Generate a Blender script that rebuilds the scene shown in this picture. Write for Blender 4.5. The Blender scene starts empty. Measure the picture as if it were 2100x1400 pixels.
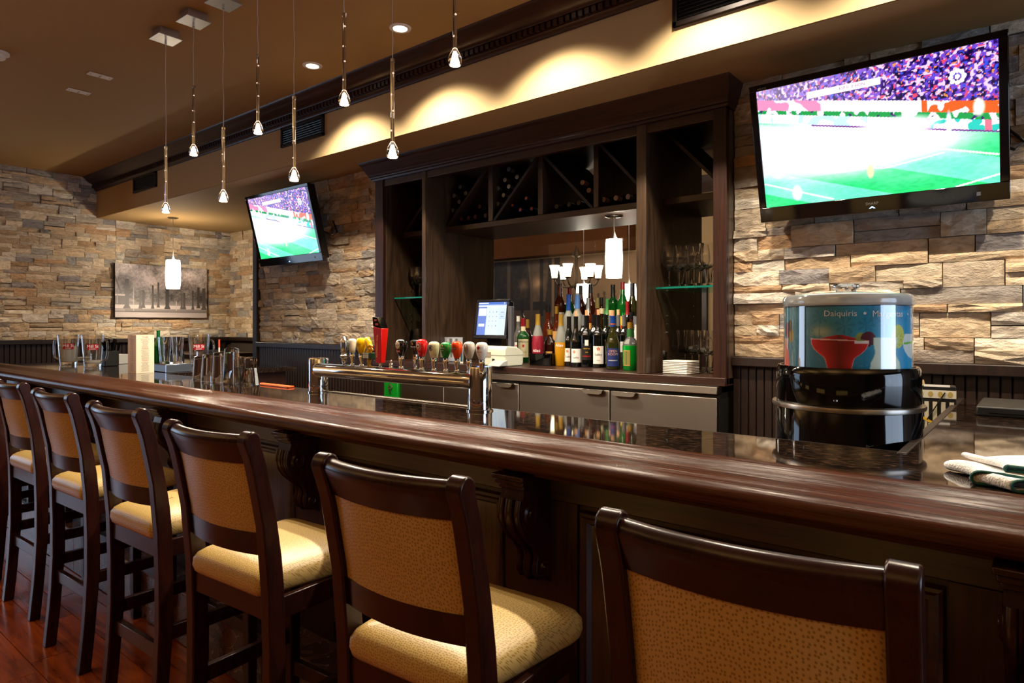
import bpy, math, random
import numpy as np
from mathutils import Vector, Matrix

random.seed(7)
rng = np.random.default_rng(11)
PI = math.pi
S = bpy.context.scene
COL = S.collection

# ------------------------------------------------------------------ camera, world, light, exposure
YAW, F, CY, ZC = 0.681, 1340.0, 666.0, 1.34
cam_d = bpy.data.cameras.new('camera')
cam_d.sensor_width = 36.0
cam_d.lens = F / 2100.0 * 36.0
cam_d.shift_y = -(700.0 - CY) / 2100.0
cam_d.clip_start = 0.02
cam = bpy.data.objects.new('camera', cam_d)
cam.location = (0, 0, ZC)
cam.rotation_euler = (PI / 2, 0, YAW)
COL.objects.link(cam)
S.camera = cam

W = bpy.data.worlds.new('daylight')
W.use_nodes = True
W.node_tree.nodes['Background'].inputs[0].default_value = (0.60, 0.75, 1.0, 1)
W.node_tree.nodes['Background'].inputs[1].default_value = 0.8
S.world = W

S.view_settings.view_transform = 'Standard'
S.view_settings.look = 'None'
S.view_settings.exposure = 0.0
S.view_settings.gamma = 1.0
S.view_settings.use_curve_mapping = False
try:
    S.cycles.use_denoising = True
    S.cycles.max_bounces = 20
    S.cycles.transmission_bounces = 20
    S.cycles.diffuse_bounces = 4
    S.cycles.glossy_bounces = 6
    S.cycles.transparent_max_bounces = 24
    S.cycles.caustics_reflective = False
    S.cycles.caustics_refractive = False
    S.cycles.sample_clamp_indirect = 4.0
except Exception:
    pass

WARM = (1.0, 0.84, 0.64)


def light(name, kind, loc, energy, color, size=0.05, rot=None, spot=None, blend=0.5, size_y=None):
    d = bpy.data.lights.new(name, kind)
    d.energy = energy
    d.color = color
    if kind == 'AREA':
        d.shape = 'RECTANGLE' if size_y else 'DISK'
        d.size = size
        if size_y:
            d.size_y = size_y
    else:
        d.shadow_soft_size = size
    if kind == 'SPOT':
        d.spot_size = spot
        d.spot_blend = blend
    o = bpy.data.objects.new(name, d)
    o.location = loc
    if rot:
        o.rotation_euler = rot
    COL.objects.link(o)
    return o


CAN_Y, CEIL = 2.365, 2.945
CANS = [-3.507, -2.695, -1.88, -1.07, -0.26, 0.55]
for cx in CANS:                                            # recessed cans in front of the bulkhead
    light('can_lamp', 'SPOT', (cx, CAN_Y, CEIL - 0.03), 112, WARM, 0.03, (0, 0, 0), math.radians(122), 0.5)
ROOM_CANS = [(-7.3, 1.30), (-6.6, 1.15), (-5.2, -0.6), (-3.7, 0.10), (-7.4, -0.9), (-3.0, -1.6)]
for cx, cy in ROOM_CANS:                                   # recessed cans over the seating side
    light('room_can_lamp', 'SPOT', (cx, cy, CEIL - 0.03), 30, WARM, 0.04, (0, 0, 0), math.radians(110), 0.6)
for lx, ly in ((-6.6, -1.2), (-3.8, -1.5), (-1.0, -1.5), (1.8, -0.6), (-8.8, -1.2)):        # added upward fill spots without fittings, to brighten the ceiling
    light('ceiling_fill', 'SPOT', (lx, ly, 1.9), 300, (1.0, 0.84, 0.62), 0.12, (PI, 0, 0), math.radians(150), 0.8)
# daylight coming in through the shop window in the side wall
light('window_daylight', 'AREA', (4.22, 1.75, 1.55), 90, (0.62, 0.78, 1.0), 2.6, (PI / 2, 0, PI / 2), size_y=1.8)

light('door_daylight', 'AREA', (-9.52, -0.9, 1.5), 42, (0.55, 0.74, 1.0), 2.4, (PI / 2, 0, -PI / 2), size_y=1.9)


# ------------------------------------------------------------------ measuring helpers (photo survey -> world)
_c, _s = math.cos(YAW), math.sin(YAW)


def ray(px, py):
    a = (px - 1050) / F
    return (-_s + a * _c, _c + a * _s, -(py - CY) / F)


def onZ(px, py, z):
    r = ray(px, py); t = (z - ZC) / r[2]
    return (r[0] * t, r[1] * t, z)


def onY(px, py, y):
    r = ray(px, py); t = y / r[1]
    return (r[0] * t, y, ZC + r[2] * t)


def onX(px, py, x):
    r = ray(px, py); t = x / r[0]
    return (x, r[1] * t, ZC + r[2] * t)


# ------------------------------------------------------------------ mesh helpers
class MB:
    def __init__(self):
        self.v, self.f = [], []
        self.m = None

    def add(self, vs, fs):
        b = len(self.v)
        if self.m is not None:
            vs = [tuple(self.m @ Vector(p)) for p in vs]
        self.v += [tuple(p) for p in vs]
        self.f += [tuple(i + b for i in q) for q in fs]
        return self

    def box(self, x0, x1, y0, y1, z0, z1):
        return self.add([(x0, y0, z0), (x1, y0, z0), (x1, y1, z0), (x0, y1, z0), (x0, y0, z1), (x1, y0, z1), (x1, y1, z1), (x0, y1, z1)],
                        [(3, 2, 1, 0), (4, 5, 6, 7), (0, 1, 5, 4), (1, 2, 6, 5), (2, 3, 7, 6), (3, 0, 4, 7)])

    def prism(self, pts, a0, a1, axis):
        n = len(pts)
        def P(p, a):
            return (a, p[0], p[1]) if axis == 'x' else (p[0], a, p[1]) if axis == 'y' else (p[0], p[1], a)
        vs = [P(p, a0) for p in pts] + [P(p, a1) for p in pts]
        fs = [tuple(range(n))[::-1], tuple(range(n, 2 * n))] + [(i, (i + 1) % n, (i + 1) % n + n, i + n) for i in range(n)]
        return self.add(vs, fs)

    def lathe(self, prof, n=24, cx=0, cy=0, cz=0, a0=0.0, a1=None, caps=True):
        full = a1 is None
        a1 = a0 + 2 * PI if full else a1
        m = n if full else n + 1
        vs, fs = [], []
        for r, z in prof:
            for k in range(m):
                a = a0 + (a1 - a0) * k / n
                vs.append((cx + r * math.cos(a), cy + r * math.sin(a), cz + z))
        for i in range(len(prof) - 1):
            for k in range(n):
                k2 = (k + 1) % m
                fs.append((i * m + k, i * m + k2, (i + 1) * m + k2, (i + 1) * m + k))
        if full and caps:
            if prof[0][0] > 1e-6:
                fs.append(tuple(range(m))[::-1])
            if prof[-1][0] > 1e-6:
                b = (len(prof) - 1) * m
                fs.append(tuple(range(b, b + m)))
        return self.add(vs, fs)

    def tube(self, path, r, n=8, closed=False):
        path = [Vector(p) for p in path]
        L = len(path)
        rs = r if isinstance(r, (list, tuple)) else [r] * L
        vs, fs = [], []
        up = None
        for i, p in enumerate(path):
            t = (path[(i + 1) % L] - path[i - 1]) if closed else (path[min(i + 1, L - 1)] - path[max(i - 1, 0)])
            t.normalize()
            if up is None:
                up = Vector((0, 0, 1)) if abs(t.z) < 0.9 else Vector((1, 0, 0))
            u = t.cross(up); u.normalize()
            up = u.cross(t); up.normalize()
            for k in range(n):
                a = 2 * PI * k / n
                vs.append(p + (u * math.cos(a) + up * math.sin(a)) * rs[i])
        for i in range(L if closed else L - 1):
            j = (i + 1) % L
            for k in range(n):
                fs.append((i * n + k, i * n + (k + 1) % n, j * n + (k + 1) % n, j * n + k))
        if not closed:
            fs += [tuple(range(n))[::-1], tuple(range((L - 1) * n, L * n))]
        return self.add(vs, fs)

    def loft(self, rings, cap=True):
        n = len(rings[0])
        vs = [p for r in rings for p in r]
        fs = [(i * n + k, i * n + (k + 1) % n, (i + 1) * n + (k + 1) % n, (i + 1) * n + k) for i in range(len(rings) - 1) for k in range(n)]
        if cap:
            fs += [tuple(range(n))[::-1], tuple(range((len(rings) - 1) * n, len(rings) * n))]
        return self.add(vs, fs)


def link(name, data, parent=None):
    o = bpy.data.objects.new(name, data)
    COL.objects.link(o)
    if parent is not None:
        o.parent = parent
    return o


def mesh(name, mb, mat, smooth=None, recalc=True):
    me = bpy.data.meshes.new(name)
    me.from_pydata(mb.v, [], mb.f)
    if recalc:
        import bmesh
        bm = bmesh.new(); bm.from_mesh(me)
        bmesh.ops.recalc_face_normals(bm, faces=bm.faces)
        bm.to_mesh(me); bm.free()
    if mat is not None:
        me.materials.append(mat)
    if smooth is not None:
        me.polygons.foreach_set('use_smooth', [True] * len(me.polygons))
        me.set_sharp_from_angle(angle=math.radians(smooth))
    me.update()
    return me


def part(name, mb, mat, parent=None, smooth=None, bev=0.0, loc=None, seg=2):
    o = link(name, mesh(name, mb, mat, smooth if not bev else 45), parent)
    if loc:
        o.location = loc
    if bev:
        b = o.modifiers.new('edge', 'BEVEL')
        b.width = bev; b.segments = seg; b.limit_method = 'ANGLE'; b.angle_limit = math.radians(40)
    return o


def tag(o, label, cat=None, group=None):
    o['label'] = label
    if cat:
        o['category'] = cat
    if group:
        o['group'] = group
    return o


def struct(o):
    o['kind'] = 'structure'
    return o


def thing(name, label, cat, loc=(0, 0, 0), rz=0.0, group=None):
    o = link(name, None)
    o.empty_display_size = 0.05
    o.location = loc
    o.rotation_euler = (0, 0, rz)
    return tag(o, label, cat, group)


def copy_tree(src, loc=None, rz=None, label=None, parent=None, depth=0):
    o = src.copy()
    COL.objects.link(o)
    if parent is not None:
        o.parent = parent
    if loc is not None:
        o.location = loc
    if rz is not None:
        o.rotation_euler = (0, 0, rz)
    if label:
        o['label'] = label
    for ch in list(KIDS.get(src.name, [])) if depth == 0 and src.name in KIDS else list(src.children):
        copy_tree(ch, parent=o, depth=depth + 1)
    return o


KIDS = {}


# ------------------------------------------------------------------ materials (all node based)
def lin(h):
    h = h.lstrip('#')
    return tuple(((c / 12.92) if c <= 0.04045 else ((c + 0.055) / 1.055) ** 2.4) for c in (int(h[i:i + 2], 16) / 255 for i in (0, 2, 4)))


def base_mat(name):
    m = bpy.data.materials.new(name)
    m.use_nodes = True
    return m, m.node_tree.nodes, m.node_tree.links, m.node_tree.nodes['Principled BSDF']


def M(name, col, rough=0.5, metal=0.0, spec=0.5, coat=0.0, trans=0.0, ior=1.45, emit=None, es=0.0, alpha=1.0, var=0.0, vscale=30, bump=0.0):
    m, N, L, b = base_mat(name)
    col = lin(col) if isinstance(col, str) else col
    I = b.inputs
    I['Base Color'].default_value = (*col, 1)
    I['Roughness'].default_value = rough
    I['Metallic'].default_value = metal
    I['Specular IOR Level'].default_value = spec
    I['Coat Weight'].default_value = coat
    I['Coat Roughness'].default_value = 0.08
    I['Transmission Weight'].default_value = trans
    I['IOR'].default_value = ior
    I['Alpha'].default_value = alpha
    if emit:
        I['Emission Color'].default_value = (*(lin(emit) if isinstance(emit, str) else emit), 1)
        I['Emission Strength'].default_value = es
    if var or bump:
        tc = N.new('ShaderNodeTexCoord'); nz = N.new('ShaderNodeTexNoise')
        nz.inputs['Scale'].default_value = vscale; nz.inputs['Detail'].default_value = 4
        L.new(tc.outputs['Object'], nz.inputs['Vector'])
        if var:
            mx = N.new('ShaderNodeMix'); mx.data_type = 'RGBA'
            mx.inputs['A'].default_value = (*[c * (1 - var) for c in col], 1)
            mx.inputs['B'].default_value = (*[min(1, c * (1 + var)) for c in col], 1)
            L.new(nz.outputs['Fac'], mx.inputs['Factor']); L.new(mx.outputs['Result'], I['Base Color'])
        if bump:
            bp = N.new('ShaderNodeBump'); bp.inputs['Strength'].default_value = bump; bp.inputs['Distance'].default_value = 0.01
            L.new(nz.outputs['Fac'], bp.inputs['Height']); L.new(bp.outputs['Normal'], I['Normal'])
    return m


def wood(name, c1, c2, scale, rough=0.35, coat=0.0, bump=0.15, world=False, dist=1.2, spec=0.5):
    m, N, L, b = base_mat(name)
    tc = N.new('ShaderNodeTexCoord'); mp = N.new('ShaderNodeMapping'); nz = N.new('ShaderNodeTexNoise'); cr = N.new('ShaderNodeValToRGB'); bp = N.new('ShaderNodeBump')
    mp.inputs['Scale'].default_value = scale
    nz.inputs['Scale'].default_value = 1.0; nz.inputs['Detail'].default_value = 7; nz.inputs['Roughness'].default_value = 0.62; nz.inputs['Distortion'].default_value = dist
    if world:
        g = N.new('ShaderNodeNewGeometry'); L.new(g.outputs['Position'], mp.inputs['Vector'])
    else:
        L.new(tc.outputs['Object'], mp.inputs['Vector'])
    L.new(mp.outputs['Vector'], nz.inputs['Vector'])
    cr.color_ramp.elements[0].position = 0.34; cr.color_ramp.elements[0].color = (*lin(c1), 1)
    cr.color_ramp.elements[1].position = 0.68; cr.color_ramp.elements[1].color = (*lin(c2), 1)
    L.new(nz.outputs['Fac'], cr.inputs['Fac']); L.new(cr.outputs['Color'], b.inputs['Base Color'])
    bp.inputs['Strength'].default_value = bump; bp.inputs['Distance'].default_value = 0.004
    L.new(nz.outputs['Fac'], bp.inputs['Height']); L.new(bp.outputs['Normal'], b.inputs['Normal'])
    b.inputs['Roughness'].default_value = rough
    b.inputs['Specular IOR Level'].default_value = spec
    b.inputs['Coat Weight'].default_value = coat
    b.inputs['Coat Roughness'].default_value = 0.12
    return m


WOOD_X = wood('espresso_oak_along', '#20110b', '#3d2216', (3, 60, 60), 0.38, 0.15)
WOOD_Z = wood('espresso_oak_upright', '#1e0f0a', '#381d14', (60, 60, 3), 0.38, 0.0, spec=.35)
WOOD_PANEL = wood('espresso_oak_panel', '#2a1d14', '#4d3a2a', (40, 14, 1.6), 0.34, 0.25, 0.12, dist=2.2)
WOOD_RAIL = wood('polished_bar_rail', '#28130c', '#4c2a19', (1.6, 60, 60), 0.22, 0.0, 0.30, dist=1.6, spec=0.09)
WOOD_STOOL = wood('stool_mahogany', '#1c0b09', '#2f140f', (25, 25, 5), 0.25, 0.0, 0.05, spec=0.3)
WOOD_CROWN = wood('crown_mahogany', '#22100b', '#3c1f14', (3, 50, 50), 0.33, 0.0, 0.1, spec=.35)
WOOD_WAINSCOT = wood('wainscot_dark', '#170d09', '#28170f', (40, 40, 3), 0.45, 0.0, 0.1)
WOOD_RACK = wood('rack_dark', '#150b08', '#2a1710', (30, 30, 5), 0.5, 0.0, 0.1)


def floor_mat():
    m, N, L, b = base_mat('cherry_floor_board')
    oi = N.new('ShaderNodeObjectInfo'); g = N.new('ShaderNodeNewGeometry'); mp = N.new('ShaderNodeMapping'); nz = N.new('ShaderNodeTexNoise'); cr = N.new('ShaderNodeValToRGB')
    ad = N.new('ShaderNodeVectorMath'); ad.operation = 'ADD'
    sc = N.new('ShaderNodeVectorMath'); sc.operation = 'SCALE'; sc.inputs['Scale'].default_value = 19.0
    L.new(oi.outputs['Random'], sc.inputs[0]); L.new(g.outputs['Position'], ad.inputs[0]); L.new(sc.outputs['Vector'], ad.inputs[1])
    mp.inputs['Scale'].default_value = (1.6, 14, 14)
    L.new(ad.outputs['Vector'], mp.inputs['Vector']); L.new(mp.outputs['Vector'], nz.inputs['Vector'])
    nz.inputs['Scale'].default_value = 1; nz.inputs['Detail'].default_value = 5; nz.inputs['Distortion'].default_value = 2.0
    cr.color_ramp.elements[0].position = 0.3; cr.color_ramp.elements[0].color = (*lin('#6a2a12'), 1)
    cr.color_ramp.elements[1].position = 0.75; cr.color_ramp.elements[1].color = (*lin('#a85222'), 1)
    L.new(nz.outputs['Fac'], cr.inputs['Fac'])
    mx = N.new('ShaderNodeMix'); mx.data_type = 'RGBA'; mx.blend_type = 'MULTIPLY'; mx.inputs['Factor'].default_value = 1
    c2 = N.new('ShaderNodeValToRGB'); c2.color_ramp.elements[0].color = (0.6, 0.55, 0.5, 1); c2.color_ramp.elements[1].color = (1.1, 1.05, 1, 1)
    L.new(oi.outputs['Random'], c2.inputs['Fac']); L.new(cr.outputs['Color'], mx.inputs['A']); L.new(c2.outputs['Color'], mx.inputs['B'])
    L.new(mx.outputs['Result'], b.inputs['Base Color'])
    b.inputs['Roughness'].default_value = 0.22
    b.inputs['Coat Weight'].default_value = 0.2
    return m


def stone_mat():
    m, N, L, b = base_mat('split_ledgestone')
    oi = N.new('ShaderNodeObjectInfo'); g = N.new('ShaderNodeNewGeometry')
    n1 = N.new('ShaderNodeTexNoise'); n1.inputs['Scale'].default_value = 16; n1.inputs['Detail'].default_value = 6; n1.inputs['Distortion'].default_value = 1.4
    n2 = N.new('ShaderNodeTexNoise'); n2.inputs['Scale'].default_value = 55; n2.inputs['Detail'].default_value = 5; n2.inputs['Roughness'].default_value = 0.7
    sc = N.new('ShaderNodeVectorMath'); sc.operation = 'SCALE'; sc.inputs['Scale'].default_value = 37.0
    ad = N.new('ShaderNodeVectorMath'); ad.operation = 'ADD'
    mp = N.new('ShaderNodeMapping'); mp.inputs['Scale'].default_value = (0.8, 0.8, 1.8); mp.inputs['Rotation'].default_value = (0, 0.5, 0)
    L.new(oi.outputs['Random'], sc.inputs[0]); L.new(g.outputs['Position'], ad.inputs[0]); L.new(sc.outputs['Vector'], ad.inputs[1]); L.new(ad.outputs['Vector'], mp.inputs['Vector'])
    L.new(mp.outputs['Vector'], n1.inputs['Vector']); L.new(mp.outputs['Vector'], n2.inputs['Vector'])
    cr = N.new('ShaderNodeValToRGB'); e = cr.color_ramp.elements
    e[0].position = 0.28; e[0].color = (0.62, 0.58, 0.55, 1); e[1].position = 0.72; e[1].color = (1.2, 1.17, 1.13, 1)
    k = e.new(0.42); k.color = (0.86, 0.82, 0.78, 1)
    L.new(n1.outputs['Fac'], cr.inputs['Fac'])
    mx = N.new('ShaderNodeMix'); mx.data_type = 'RGBA'; mx.blend_type = 'MULTIPLY'; mx.inputs['Factor'].default_value = 1
    L.new(oi.outputs['Color'], mx.inputs['A']); L.new(cr.outputs['Color'], mx.inputs['B']); L.new(mx.outputs['Result'], b.inputs['Base Color'])
    bp = N.new('ShaderNodeBump'); bp.inputs['Strength'].default_value = 0.9; bp.inputs['Distance'].default_value = 0.012
    sm = N.new('ShaderNodeMath'); sm.operation = 'ADD'; L.new(n1.outputs['Fac'], sm.inputs[0]); L.new(n2.outputs['Fac'], sm.inputs[1])
    L.new(sm.outputs['Value'], bp.inputs['Height']); L.new(bp.outputs['Normal'], b.inputs['Normal'])
    b.inputs['Roughness'].default_value = 0.72
    b.inputs['Specular IOR Level'].default_value = 0.3
    return m


def granite_mat():
    m, N, L, b = base_mat('brown_granite')
    g = N.new('ShaderNodeNewGeometry'); mp = N.new('ShaderNodeMapping'); mp.inputs['Scale'].default_value = (60, 150, 90)
    n1 = N.new('ShaderNodeTexNoise'); n1.inputs['Scale'].default_value = 1; n1.inputs['Detail'].default_value = 3
    cr = N.new('ShaderNodeValToRGB'); e = cr.color_ramp.elements
    e[0].position = 0.45; e[0].color = (*lin('#110d0b'), 1); e[1].position = 0.78; e[1].color = (*lin('#5f4634'), 1)
    k = e.new(0.60); k.color = (*lin('#2a1d16'), 1)
    L.new(g.outputs['Position'], mp.inputs['Vector']); L.new(mp.outputs['Vector'], n1.inputs['Vector']); L.new(n1.outputs['Fac'], cr.inputs['Fac'])
    L.new(cr.outputs['Color'], b.inputs['Base Color'])
    b.inputs['Roughness'].default_value = 0.05
    b.inputs['IOR'].default_value = 1.7
    return m


def marble_mat():
    m, N, L, b = base_mat('red_brown_marble')
    g = N.new('ShaderNodeNewGeometry')
    n1 = N.new('ShaderNodeTexNoise'); n1.inputs['Scale'].default_value = 7; n1.inputs['Detail'].default_value = 8; n1.inputs['Distortion'].default_value = 2.5
    cr = N.new('ShaderNodeValToRGB'); e = cr.color_ramp.elements
    e[0].position = 0.3; e[0].color = (*lin('#3a2620'), 1); e[1].position = 0.62; e[1].color = (*lin('#5f4036'), 1)
    k = e.new(0.5); k.color = (*lin('#4a3029'), 1); k = e.new(0.505); k.color = (*lin('#a08a80'), 1); k = e.new(0.515); k.color = (*lin('#553830'), 1)
    L.new(g.outputs['Position'], n1.inputs['Vector']); L.new(n1.outputs['Fac'], cr.inputs['Fac']); L.new(cr.outputs['Color'], b.inputs['Base Color'])
    b.inputs['Roughness'].default_value = 0.25
    return m


def vinyl_mat():
    m, N, L, b = base_mat('tan_ostrich_vinyl')
    tc = N.new('ShaderNodeTexCoord'); vo = N.new('ShaderNodeTexVoronoi'); vo.voronoi_dimensions = '2D'; vo.inputs['Scale'].default_value = 165; vo.inputs['Randomness'].default_value = 0.6
    sx = N.new('ShaderNodeSeparateXYZ'); av = N.new('ShaderNodeMath'); av.operation = 'ADD'; cx_ = N.new('ShaderNodeCombineXYZ')
    L.new(tc.outputs['Object'], sx.inputs[0]); L.new(sx.outputs['Y'], av.inputs[0]); L.new(sx.outputs['Z'], av.inputs[1]); L.new(sx.outputs['X'], cx_.inputs[0]); L.new(av.outputs[0], cx_.inputs[1])
    nz = N.new('ShaderNodeTexNoise'); nz.inputs['Scale'].default_value = 9
    cr = N.new('ShaderNodeValToRGB'); e = cr.color_ramp.elements
    e[0].position = 0.14; e[0].color = (*lin('#866c30'), 1); e[1].position = 0.34; e[1].color = (*lin('#b89c60'), 1)
    L.new(cx_.outputs[0], vo.inputs['Vector']); L.new(tc.outputs['Object'], nz.inputs['Vector']); L.new(vo.outputs['Distance'], cr.inputs['Fac'])
    mx = N.new('ShaderNodeMix'); mx.data_type = 'RGBA'; mx.blend_type = 'MULTIPLY'; mx.inputs['Factor'].default_value = 0.35
    L.new(cr.outputs['Color'], mx.inputs['A']); L.new(nz.outputs['Color'], mx.inputs['B']); L.new(cr.outputs['Color'], b.inputs['Base Color'])
    bp = N.new('ShaderNodeBump'); bp.inputs['Strength'].default_value = 0.2; bp.inputs['Distance'].default_value = 0.001
    L.new(vo.outputs['Distance'], bp.inputs['Height']); L.new(bp.outputs['Normal'], b.inputs['Normal'])
    b.inputs['Roughness'].default_value = 0.36
    return m


def steel_mat(name, col='#8f8880', rough=0.30, scale=(0.5, 0.5, 900), amp=0.4, aniso=0.8):
    m, N, L, b = base_mat(name)
    tc = N.new('ShaderNodeTexCoord'); mp = N.new('ShaderNodeMapping'); mp.inputs['Scale'].default_value = scale
    nz = N.new('ShaderNodeTexNoise'); nz.inputs['Scale'].default_value = 1; nz.inputs['Detail'].default_value = 3
    bp = N.new('ShaderNodeBump'); bp.inputs['Strength'].default_value = amp; bp.inputs['Distance'].default_value = 0.00022
    L.new(tc.outputs['Object'], mp.inputs['Vector']); L.new(mp.outputs['Vector'], nz.inputs['Vector']); L.new(nz.outputs['Fac'], bp.inputs['Height']); L.new(bp.outputs['Normal'], b.inputs['Normal'])
    b.inputs['Roughness'].default_value = rough
    if aniso:
        b.inputs['Anisotropic'].default_value = aniso
        cv = N.new('ShaderNodeCombineXYZ'); cv.inputs[2].default_value = 1.0
        L.new(cv.outputs[0], b.inputs['Tangent'])
    b.inputs['Base Color'].default_value = (*lin(col), 1)
    b.inputs['Metallic'].default_value = 1.0
    return m


def thin_glass(name, tint=(1, 1, 1), gloss=(1, 1, 1), f=0.12, edge=0.6):
    m = bpy.data.materials.new(name); m.use_nodes = True
    N, L = m.node_tree.nodes, m.node_tree.links
    N.clear()
    out = N.new('ShaderNodeOutputMaterial'); mx = N.new('ShaderNodeMixShader'); tr = N.new('ShaderNodeBsdfTransparent'); gl = N.new('ShaderNodeBsdfGlossy'); lw = N.new('ShaderNodeLayerWeight'); mr = N.new('ShaderNodeMapRange')
    tr.inputs['Color'].default_value = (*tint, 1); gl.inputs['Color'].default_value = (*gloss, 1); gl.inputs['Roughness'].default_value = 0.02
    lw.inputs['Blend'].default_value = 0.35
    mr.inputs['To Min'].default_value = f; mr.inputs['To Max'].default_value = edge
    L.new(lw.outputs['Facing'], mr.inputs['Value']); L.new(mr.outputs['Result'], mx.inputs['Fac'])
    L.new(tr.outputs['BSDF'], mx.inputs[1]); L.new(gl.outputs['BSDF'], mx.inputs[2]); L.new(mx.outputs['Shader'], out.inputs['Surface'])
    return m


def emit_mat(name, col, st):
    m = bpy.data.materials.new(name); m.use_nodes = True
    N, L = m.node_tree.nodes, m.node_tree.links
    N.clear()
    out = N.new('ShaderNodeOutputMaterial'); e = N.new('ShaderNodeEmission')
    e.inputs['Color'].default_value = (*col, 1); e.inputs['Strength'].default_value = st
    L.new(e.outputs['Emission'], out.inputs['Surface'])
    return m


def paint_mat(name, emission=0.0, rough=0.5):
    m, N, L, b = base_mat(name)
    at = N.new('ShaderNodeAttribute'); at.attribute_name = 'print'
    if emission:
        L.new(at.outputs['Color'], b.inputs['Emission Color']); b.inputs['Emission Strength'].default_value = emission
        b.inputs['Base Color'].default_value = (0.01, 0.01, 0.01, 1)
    else:
        L.new(at.outputs['Color'], b.inputs['Base Color'])
    b.inputs['Roughness'].default_value = rough
    return m


STONE, GRANITE, MARBLE, VINYL, FLOORW = stone_mat(), granite_mat(), marble_mat(), vinyl_mat(), floor_mat()
PAINT = M('tan_wall_paint', '#bca47a', 0.75, spec=0.25, var=0.03, vscale=8)
PAINT_C = M('brown_ceiling_paint', '#9b7e54', 0.8, spec=0.2, var=0.03, vscale=6)
PLASTER = M('brown_front_wall_paint', '#6d5840', 0.8)
MORTAR = M('dark_joint', '#3b322a', 0.9)
STEEL = steel_mat('brushed_steel')
STEEL_H = steel_mat('brushed_steel_nosing', '#9a938a', 0.32, (0.5, 900, 900), .4)
NICKEL = steel_mat('brushed_nickel', '#b9b4ae', 0.36, (900, 8, 8), .5, 0.0)
CHROME = M('chrome', '#d8d8d8', 0.05, 1.0)
CHROME_D = M('dark_chrome', '#8f8a84', 0.15, 1.0)
BLACK = M('black_plastic', '#0b0b0c', 0.25)
BLACK_G = M('gloss_black', '#040405', 0.06, spec=0.6)
BLACK_M = M('matte_black', '#0a0a0a', 0.6)
WHITE = M('white_plastic', '#dedbd4', 0.4)
WHITE_P = M('white_paper', '#e8e4da', 0.7)
BEIGE = M('printer_beige', '#cdd0bd', 0.45)
GLASS = thin_glass('clear_glass')
GLASS_W = M('stemware_glass', (1, 1, 1), 0.0, trans=1.0, ior=1.45)
GLASS_SHELF = thin_glass('shelf_glass', (0.75, 0.95, 0.9), (0.8, 1, 0.95), 0.1, 0.5)
GLASS_EDGE = M('green_glass_edge', '#1a8a78', 0.15, trans=0.3)
ACRYLIC = thin_glass('clear_acrylic', (0.95, 0.98, 1.0), (1, 1, 1), 0.05, 0.55)
GLASS_SOLID = M('solid_glass', (1, 1, 1), 0.02, trans=1.0, ior=1.46)
GLASS_BACK = thin_glass('back_glass', (1, 1, 1), (1, 1, 1), 0.03, 0.25)
MIRROR = M('mirror_silver', (0.86, 0.86, 0.86), 0.01, 1.0)
BULB = emit_mat('lit_halogen', (1.0, 0.66, 0.42), 30)
SHADE = emit_mat('lit_opal_shade', (1.0, 0.90, 0.74), 12)
SHADE_C = emit_mat('lit_tulip_shade', (1.0, 0.80, 0.48), 7)
CAN_LENS = emit_mat('lit_can_lens', (1.0, 0.86, 0.68), 14)
IRON = M('bronze_iron', '#3a3128', 0.45, 0.8)
GOLD = M('gold_foil', '#b08a3c', 0.35, 0.8)
CORK = M('cork', '#c99b72', 0.8, var=0.2, vscale=120)
RED = M('red_label', '#b51020', 0.4)
INK = M('dark_ink', '#26201c', 0.6)
WHITE_INK = M('white_ink', '#f2f2f2', 0.6)
RED_INK = M('red_ink', '#b23018', 0.6)
GOLD_INK = M('gold_ink', '#d8a92c', 0.5)


# ------------------------------------------------------------------ lettering and painted panels
FONT = {}


def text_geo(s, size, align='CENTER'):
    k = (s, size, align)
    if k not in FONT:
        cu = bpy.data.curves.new('lettering', 'FONT')
        cu.body = s; cu.size = size; cu.align_x = align; cu.align_y = 'CENTER'; cu.resolution_u = 2
        o = bpy.data.objects.new('lettering', cu)
        me = bpy.data.meshes.new_from_object(o)
        FONT[k] = ([tuple(v.co) for v in me.vertices], [tuple(p.vertices) for p in me.polygons])
        bpy.data.objects.remove(o); bpy.data.curves.remove(cu); bpy.data.meshes.remove(me)
    return FONT[k]


def lettering(s, size, mat, parent, loc=(0, 0, 0), rot=None, align='CENTER', xs=1.0, bend=None, name='lettering'):
    """Flat lettering reading along +X, facing -Y; bend=(radius, angle0): wrapped round a vertical cylinder instead."""
    vs, fs = text_geo(s, size, align)
    mb = MB()
    if bend:
        r, a0 = bend[0], bend[1]
        mb.add([(r * math.cos(a0 + x * xs / r), r * math.sin(a0 + x * xs / r), y) for x, y, _ in vs], fs)
    else:
        mb.add([(x * xs, 0, y) for x, y, _ in vs], fs)
    o = link(name, mesh(name, mb, mat, recalc=False), parent)
    o.location = loc
    if rot:
        o.rotation_euler = rot
    return o


def vnoise(ny, nx, cy, cx, r):
    g = r.random((cy + 2, cx + 2))
    y = np.linspace(0, cy, ny); x = np.linspace(0, cx, nx)
    yi, xi = y.astype(int), x.astype(int)
    fy, fx = (y - yi)[:, None], (x - xi)[None, :]
    return (g[yi][:, xi] * (1 - fy) * (1 - fx) + g[yi + 1][:, xi] * fy * (1 - fx) + g[yi][:, xi + 1] * (1 - fy) * fx + g[yi + 1][:, xi + 1] * fy * fx)


def srgb(a):
    a = np.clip(a, 0, 1)
    return np.where(a <= 0.04045, a / 12.92, ((a + 0.055) / 1.055) ** 2.4)


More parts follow.
